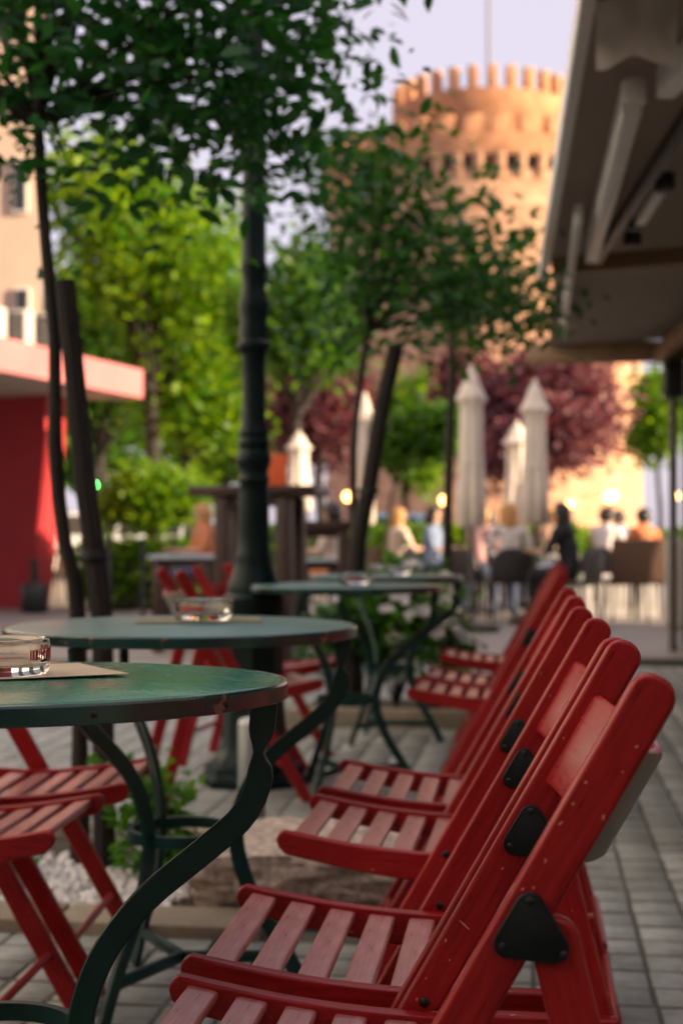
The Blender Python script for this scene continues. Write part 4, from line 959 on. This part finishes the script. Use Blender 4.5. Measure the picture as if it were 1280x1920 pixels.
def person(loc, rz, label, shirt, legs, hair, hairlen, arms='table', skin='skin', lean=0, turn=0):
    root = empty('person', loc, rz, label, 'person', 'people seated on the terrace')
    J = {}; Rr = {}
    def j(n, p, r): J[n] = Vector(p); Rr[n] = r
    L = lean
    j('pel', (0, 0, .53), .13); j('wai', (.01+L*.3, 0, .70), .115); j('che', (.02+L*.7, 0, .90), .135); j('sho', (.02+L, 0, 1.0), .095); j('nec', (.03+L, 0, 1.08), .052); j('hea', (.05+L, 0, 1.17), .088); j('top', (.045+L, 0, 1.255), .075)
    E = [('pel','wai','s'), ('wai','che','s'), ('che','sho','s'), ('sho','nec','k'), ('nec','hea','k'), ('hea','top','k')]
    for s, t in ((-1, 'r'), (1, 'l')):
        j('sh'+t, (.02+L, s*.165, .985), .062)
        if arms == 'table': j('el'+t, (.10+L, s*.225, .76), .044); j('wr'+t, (.30+L, s*.13, .77), .029); j('ha'+t, (.375+L, s*.10, .775), .032)
        elif arms == 'chin': j('el'+t, (.20+L, s*.16, .77), .044); j('wr'+t, (.16+L, s*.09, .99), .029); j('ha'+t, (.15+L, s*.065, 1.06), .032)
        else: j('el'+t, (.02+L, s*.24, .75), .044); j('wr'+t, (.20+L, s*.20, .62), .029); j('ha'+t, (.27+L, s*.17, .60), .032)
        j('hi'+t, (.02, s*.09, .53), .098); j('kn'+t, (.43, s*.11, .53), .064); j('an'+t, (.40, s*.11, .09), .042); j('to'+t, (.55, s*.125, .04), .038)
        E += [('sho','sh'+t,'s'), ('sh'+t,'el'+t,'s'), ('el'+t,'wr'+t,'k'), ('wr'+t,'ha'+t,'k'), ('pel','hi'+t,'l'), ('hi'+t,'kn'+t,'l'), ('kn'+t,'an'+t,'l'), ('an'+t,'to'+t,'b')]
    names = list(J); me = bpy.data.meshes.new('skel'); me.from_pydata([J[n] for n in names], [(names.index(a), names.index(b)) for a, b, _ in E], [])
    ob = bpy.data.objects.new('skel', me); col.objects.link(ob); sk = ob.modifiers.new('s', 'SKIN'); sk.use_smooth_shade = True
    for i, n in enumerate(names): d = me.skin_vertices[0].data[i]; d.radius = (Rr[n], Rr[n]); d.use_root = (n == 'pel')
    ss = ob.modifiers.new('d', 'SUBSURF'); ss.levels = 2; ss.render_levels = 2
    dg = bpy.context.evaluated_depsgraph_get(); body = bpy.data.meshes.new_from_object(ob.evaluated_get(dg)); bpy.data.objects.remove(ob)
    bm = bmesh.new(); bm.from_mesh(body)
    hx = Vector((.05+L, 0, 1.17))
    # fingers, nose, ears grown into the same mesh
    def blob(p, r, sx, sy, sz):
        g = bmesh.ops.create_icosphere(bm, subdivisions=1, radius=r)
        for v in g['verts']: v.co = Vector((v.co.x*sx, v.co.y*sy, v.co.z*sz)) + Vector(p)
    blob(hx+Vector((.095, 0, -.01)), .016, 1, .8, 1.4)
    for s in (-1, 1):
        blob(hx+Vector((.0, s*.088, -.005)), .022, .8, .4, 1.3); t = 'l' if s > 0 else 'r'
        h = J['ha'+t]; w = J['wr'+t]; f = (h-w).normalized(); sd_ = Vector((0, -s, 0)); sd_ = (sd_-f*sd_.dot(f)).normalized(); dn = Vector((0,0,-1)) - f*Vector((0,0,-1)).dot(f); dn = dn.normalized() if dn.length > .1 else Vector((1,0,0))
        for q in range(4):
            b0 = h + sd_*(-.024+.016*q) + f*.02; ln = (.062, .072, .068, .054)[3-q]; tube_into(bm, [b0, b0+f*ln*.6, b0+f*ln*.95+dn*ln*.28], [.0095, .0088, .0075], 6)
        b0 = w + sd_*.028 + f*.03; tube_into(bm, [b0, b0+sd_*.022+f*.03, b0+sd_*.026+f*.058], [.011, .010, .008], 6)
    me2 = bpy.data.meshes.new('body'); bm.to_mesh(me2); bm.free()
    tone = {'s': 0, 'k': 1, 'l': 2, 'b': 3}; A = np.array([J[a] for a, b, _ in E]); B = np.array([J[b] for a, b, _ in E]); rad = np.array([(Rr[a]+Rr[b])/2 for a, b, _ in E])
    for m_ in (shirt, skin, legs, 'blackmetal'): me2.materials.append(M[m_])
    for p in me2.polygons:
        c = np.array(p.center); ab = B-A; tt = np.clip(((c-A)*ab).sum(1)/(ab*ab).sum(1), 0, 1); dd = np.linalg.norm(A+ab*tt[:, None]-c, axis=1)-rad
        p.material_index = tone[E[int(np.argmin(dd))][2]]; p.use_smooth = True
    link('body', me2, None, root)
    # hair
    bm = bmesh.new(); g = bmesh.ops.create_icosphere(bm, subdivisions=3, radius=.104)
    for v in bm.verts:
        c = v.co
        if c.x > .045 and c.z < .045: c.x = .045 + (c.x-.045)*.15
        if c.z < 0: c.z = c.z*(1 + hairlen*7*(1 if c.x < .03 else .45)); c.x = c.x*(1 - .12*min(1, hairlen)) - .02
        k = 1 + .05*mnoise.noise(c*28); v.co = Vector((c.x*k-.012, c.y*k, c.z)) + hx + Vector((0, 0, .022))
    link('hair', finish(bm, 70), hair, root)
    eye = sphere(.009, sub=1); eye.materials.append(M['darkhair'])
    for s in (-1, 1): link('eye', eye, None, root, Matrix.Translation(hx+Vector((.080, s*.032, .012))))
    return root
def gp(px, d): return ((px-CX)/F*d, d, 0)
FACE = R(90)
PEOPLE = [
 (955, 15.6, 92, 'seated woman with long blond hair and pale top, back to the camera', 'c_white', 'c_jean', 'blond', .42, 'lap', .0),
 (893, 16.3, 40, 'seated blond woman in pale pink, left of the one with her back turned', 'c_pink', 'c_jean', 'blond', .30, 'table', .05),
 (1072, 15.0, 150, 'seated woman in black with long dark hair reaching over the table', 'c_black', 'c_black', 'darkhair', .45, 'table', .08),
 (1135, 17.5, 60, 'seated guest in white shirt right of the woman in black', 'c_white', 'c_jean', 'darkhair', .0, 'chin', .0),
 (1208, 18.2, 100, 'dark-haired guest behind the brown wicker chairs', 'c_orange', 'c_black', 'darkhair', .0, 'table', .0),
 (808, 17.0, -20, 'seated guest in light blue left of the third slim tree', 'c_blue', 'c_jean', 'darkhair', .1, 'table', .0),
 (385, 15.5, 200, 'seated guest in peach top left of the lamp post', 'c_orange', 'c_jean', 'blond', .1, 'table', .0),
 (418, 17.2, -60, 'seated guest in lilac just left of the lamp post', 'c_lilac', 'c_pink', 'darkhair', .2, 'table', .0),
 (628, 15.0, 160, 'seated guest in white and orange right of the lamp post', 'c_cream', 'c_orange', 'darkhair', .1, 'table', .0),
 (918, 19.0, 100, 'dark-haired guest in lilac behind the two blond women', 'c_lilac', 'c_jean', 'darkhair', .05, 'table', .04),
 (1036, 18.4, 210, 'guest in cream behind the woman in black', 'c_cream', 'c_jean', 'blond', .15, 'chin', .0),
 (1166, 19.6, 120, 'guest in light blue between the white shirt and the wicker chairs', 'c_blue', 'c_jean', 'darkhair', .0, 'table', .05),
 (742, 18.0, 30, 'seated guest in cream below the ball-shaped tree', 'c_cream', 'c_jean', 'blond', .2, 'table', .0),
 (90, 19.5, 170, 'seated guest in cream beside the red pavilion', 'c_cream', 'c_cream', 'blond', .1, 'table', .0)]
for px, d, rz, lab, sh, lg, hr, hl, ar, ln in PEOPLE:
    person(gp(px, d), R(rz), lab, sh, lg, hr, hl, ar, 'skin', ln)
    seat_chair('terrace_chair', gp(px, d), R(rz), 'chair under the ' + lab.replace('seated ', '').split(',')[0], 'darkseat' if px > 800 else 'brownwood', h=.46)
seat_chair('wicker_chair', gp(1172, 15.3), R(92), 'left of the two brown wicker chairs at the right', 'wicker', .21, .92, False)
seat_chair('wicker_chair', gp(1216, 15.5), R(88), 'right of the two brown wicker chairs at the right', 'wicker', .19, .92, False)
def guest_table(px, d, label):
    o = empty('guest_table', gp(px, d), 0, label, 'table', 'guest tables of the far terrace')
    link('top', lathe([(0, .70), (.36, .70), (.37, .71), (.37, .73), (0, .732)], 32), 'greytop', o); link('stem', lathe([(.03, .03), (.03, .70)], 12), 'blackmetal', o); link('foot', lathe([(.22, 0), (.22, .02), (.03, .05)], 20), 'blackmetal', o)
guest_table(1005, 16.6, 'round table between the blond woman and the woman in black'); guest_table(905, 17.4, 'round table behind the two blond women'); guest_table(1180, 18.9, 'round table behind the brown wicker chairs')
# white slatted barrier
x0, x1 = gp(1088, 16.4)[0], gp(1236, 16.4)[0]
wb = empty('slatted_barrier', ((x0+x1)/2, 16.4, 0), 0, 'low white slatted barrier behind the wicker chairs', 'barrier'); hw = (x1-x0)/2
link('top_rail', boxm(-hw, hw, -.03, .03, .44, .49, .008), 'alu', wb)
for i in range(12): x = -hw+.03+(2*hw-.06)*i/11; link('slat', boxm(x-.022, x+.022, -.012, .012, .0, .439), 'white', wb)
gpz = gp(1290, 14.6); pl = empty('planter_box', gpz, 0, 'grey panelled planter box at the right edge beside the terrace post', 'planter')
link('box', boxm(-.20, .30, -.2, .2, 0, .90, .015), 'soffit', pl)
for i in range(4): link('panel', boxm(-.19+.12*i, -.08+.12*i, -.212, -.202, .05, .86), 'alu_dark' if i % 2 else 'soffit', pl)

# ------------------------------------------------------------------ parked cars
def car(px, d, label, m, rz):
    o = empty('parked_car', gp(px, d), R(rz), label, 'car', 'cars parked behind the square')
    body = [(-2.1, .30), (2.1, .30), (2.15, .55), (2.0, .80), (1.1, .92), (-1.95, .98), (-2.12, .75)]
    link('body', prism(body, -.86, .86, .08, 3), m, o)
    cab = [(1.05, .90), (.35, 1.42), (-1.1, 1.46), (-1.75, .96)]
    cb_ = link('cabin', prism(cab, -.74, .74, .06, 3), m, o)
    for s in (-1, 1):
        for (a, b) in ((.05, .80), (-1.35, -.05)):
            link('side_window', prism([(a, .96), (b, .96), (b-.28 if b > .5 else b, 1.36), (a+(.2 if a < -1 else 0), 1.36)], s*.742-.004, s*.742+.004), 'pane', cb_)
        for x in (-1.3, 1.3):
            w = link('wheel', lathe([(.31, -.1), (.33, -.06), (.33, .06), (.31, .1)], 20), 'tyre', o, Matrix.Translation((x, s*.80, .33)) @ Matrix.Rotation(math.pi/2, 4, 'X'))
            link('rim', lathe([(.20, -.105), (.20, .105)], 14), 'alu', w)
        link('headlight', boxm(2.02, 2.13, s*.62-.16, s*.62+.16, .60, .74, .02), 'white', o); link('tail_light', boxm(-2.14, -2.04, s*.66-.12, s*.66+.12, .68, .86, .02), 'redprint', o)
    link('windscreen', prism([(.98, .96), (.42, 1.38), (.44, 1.395), (1.01, .97)], -.66, .66), 'pane', cb_)
car(222, 31, 'pale car parked behind the low rounded tree at left', 'carwhite', 8)
car(790, 33, 'bluish car parked behind the ball-shaped tree', 'carblue', -6)
car(345, 34, 'pale car right of the low rounded tree, mostly hidden by leaves', 'carwhite', 3)
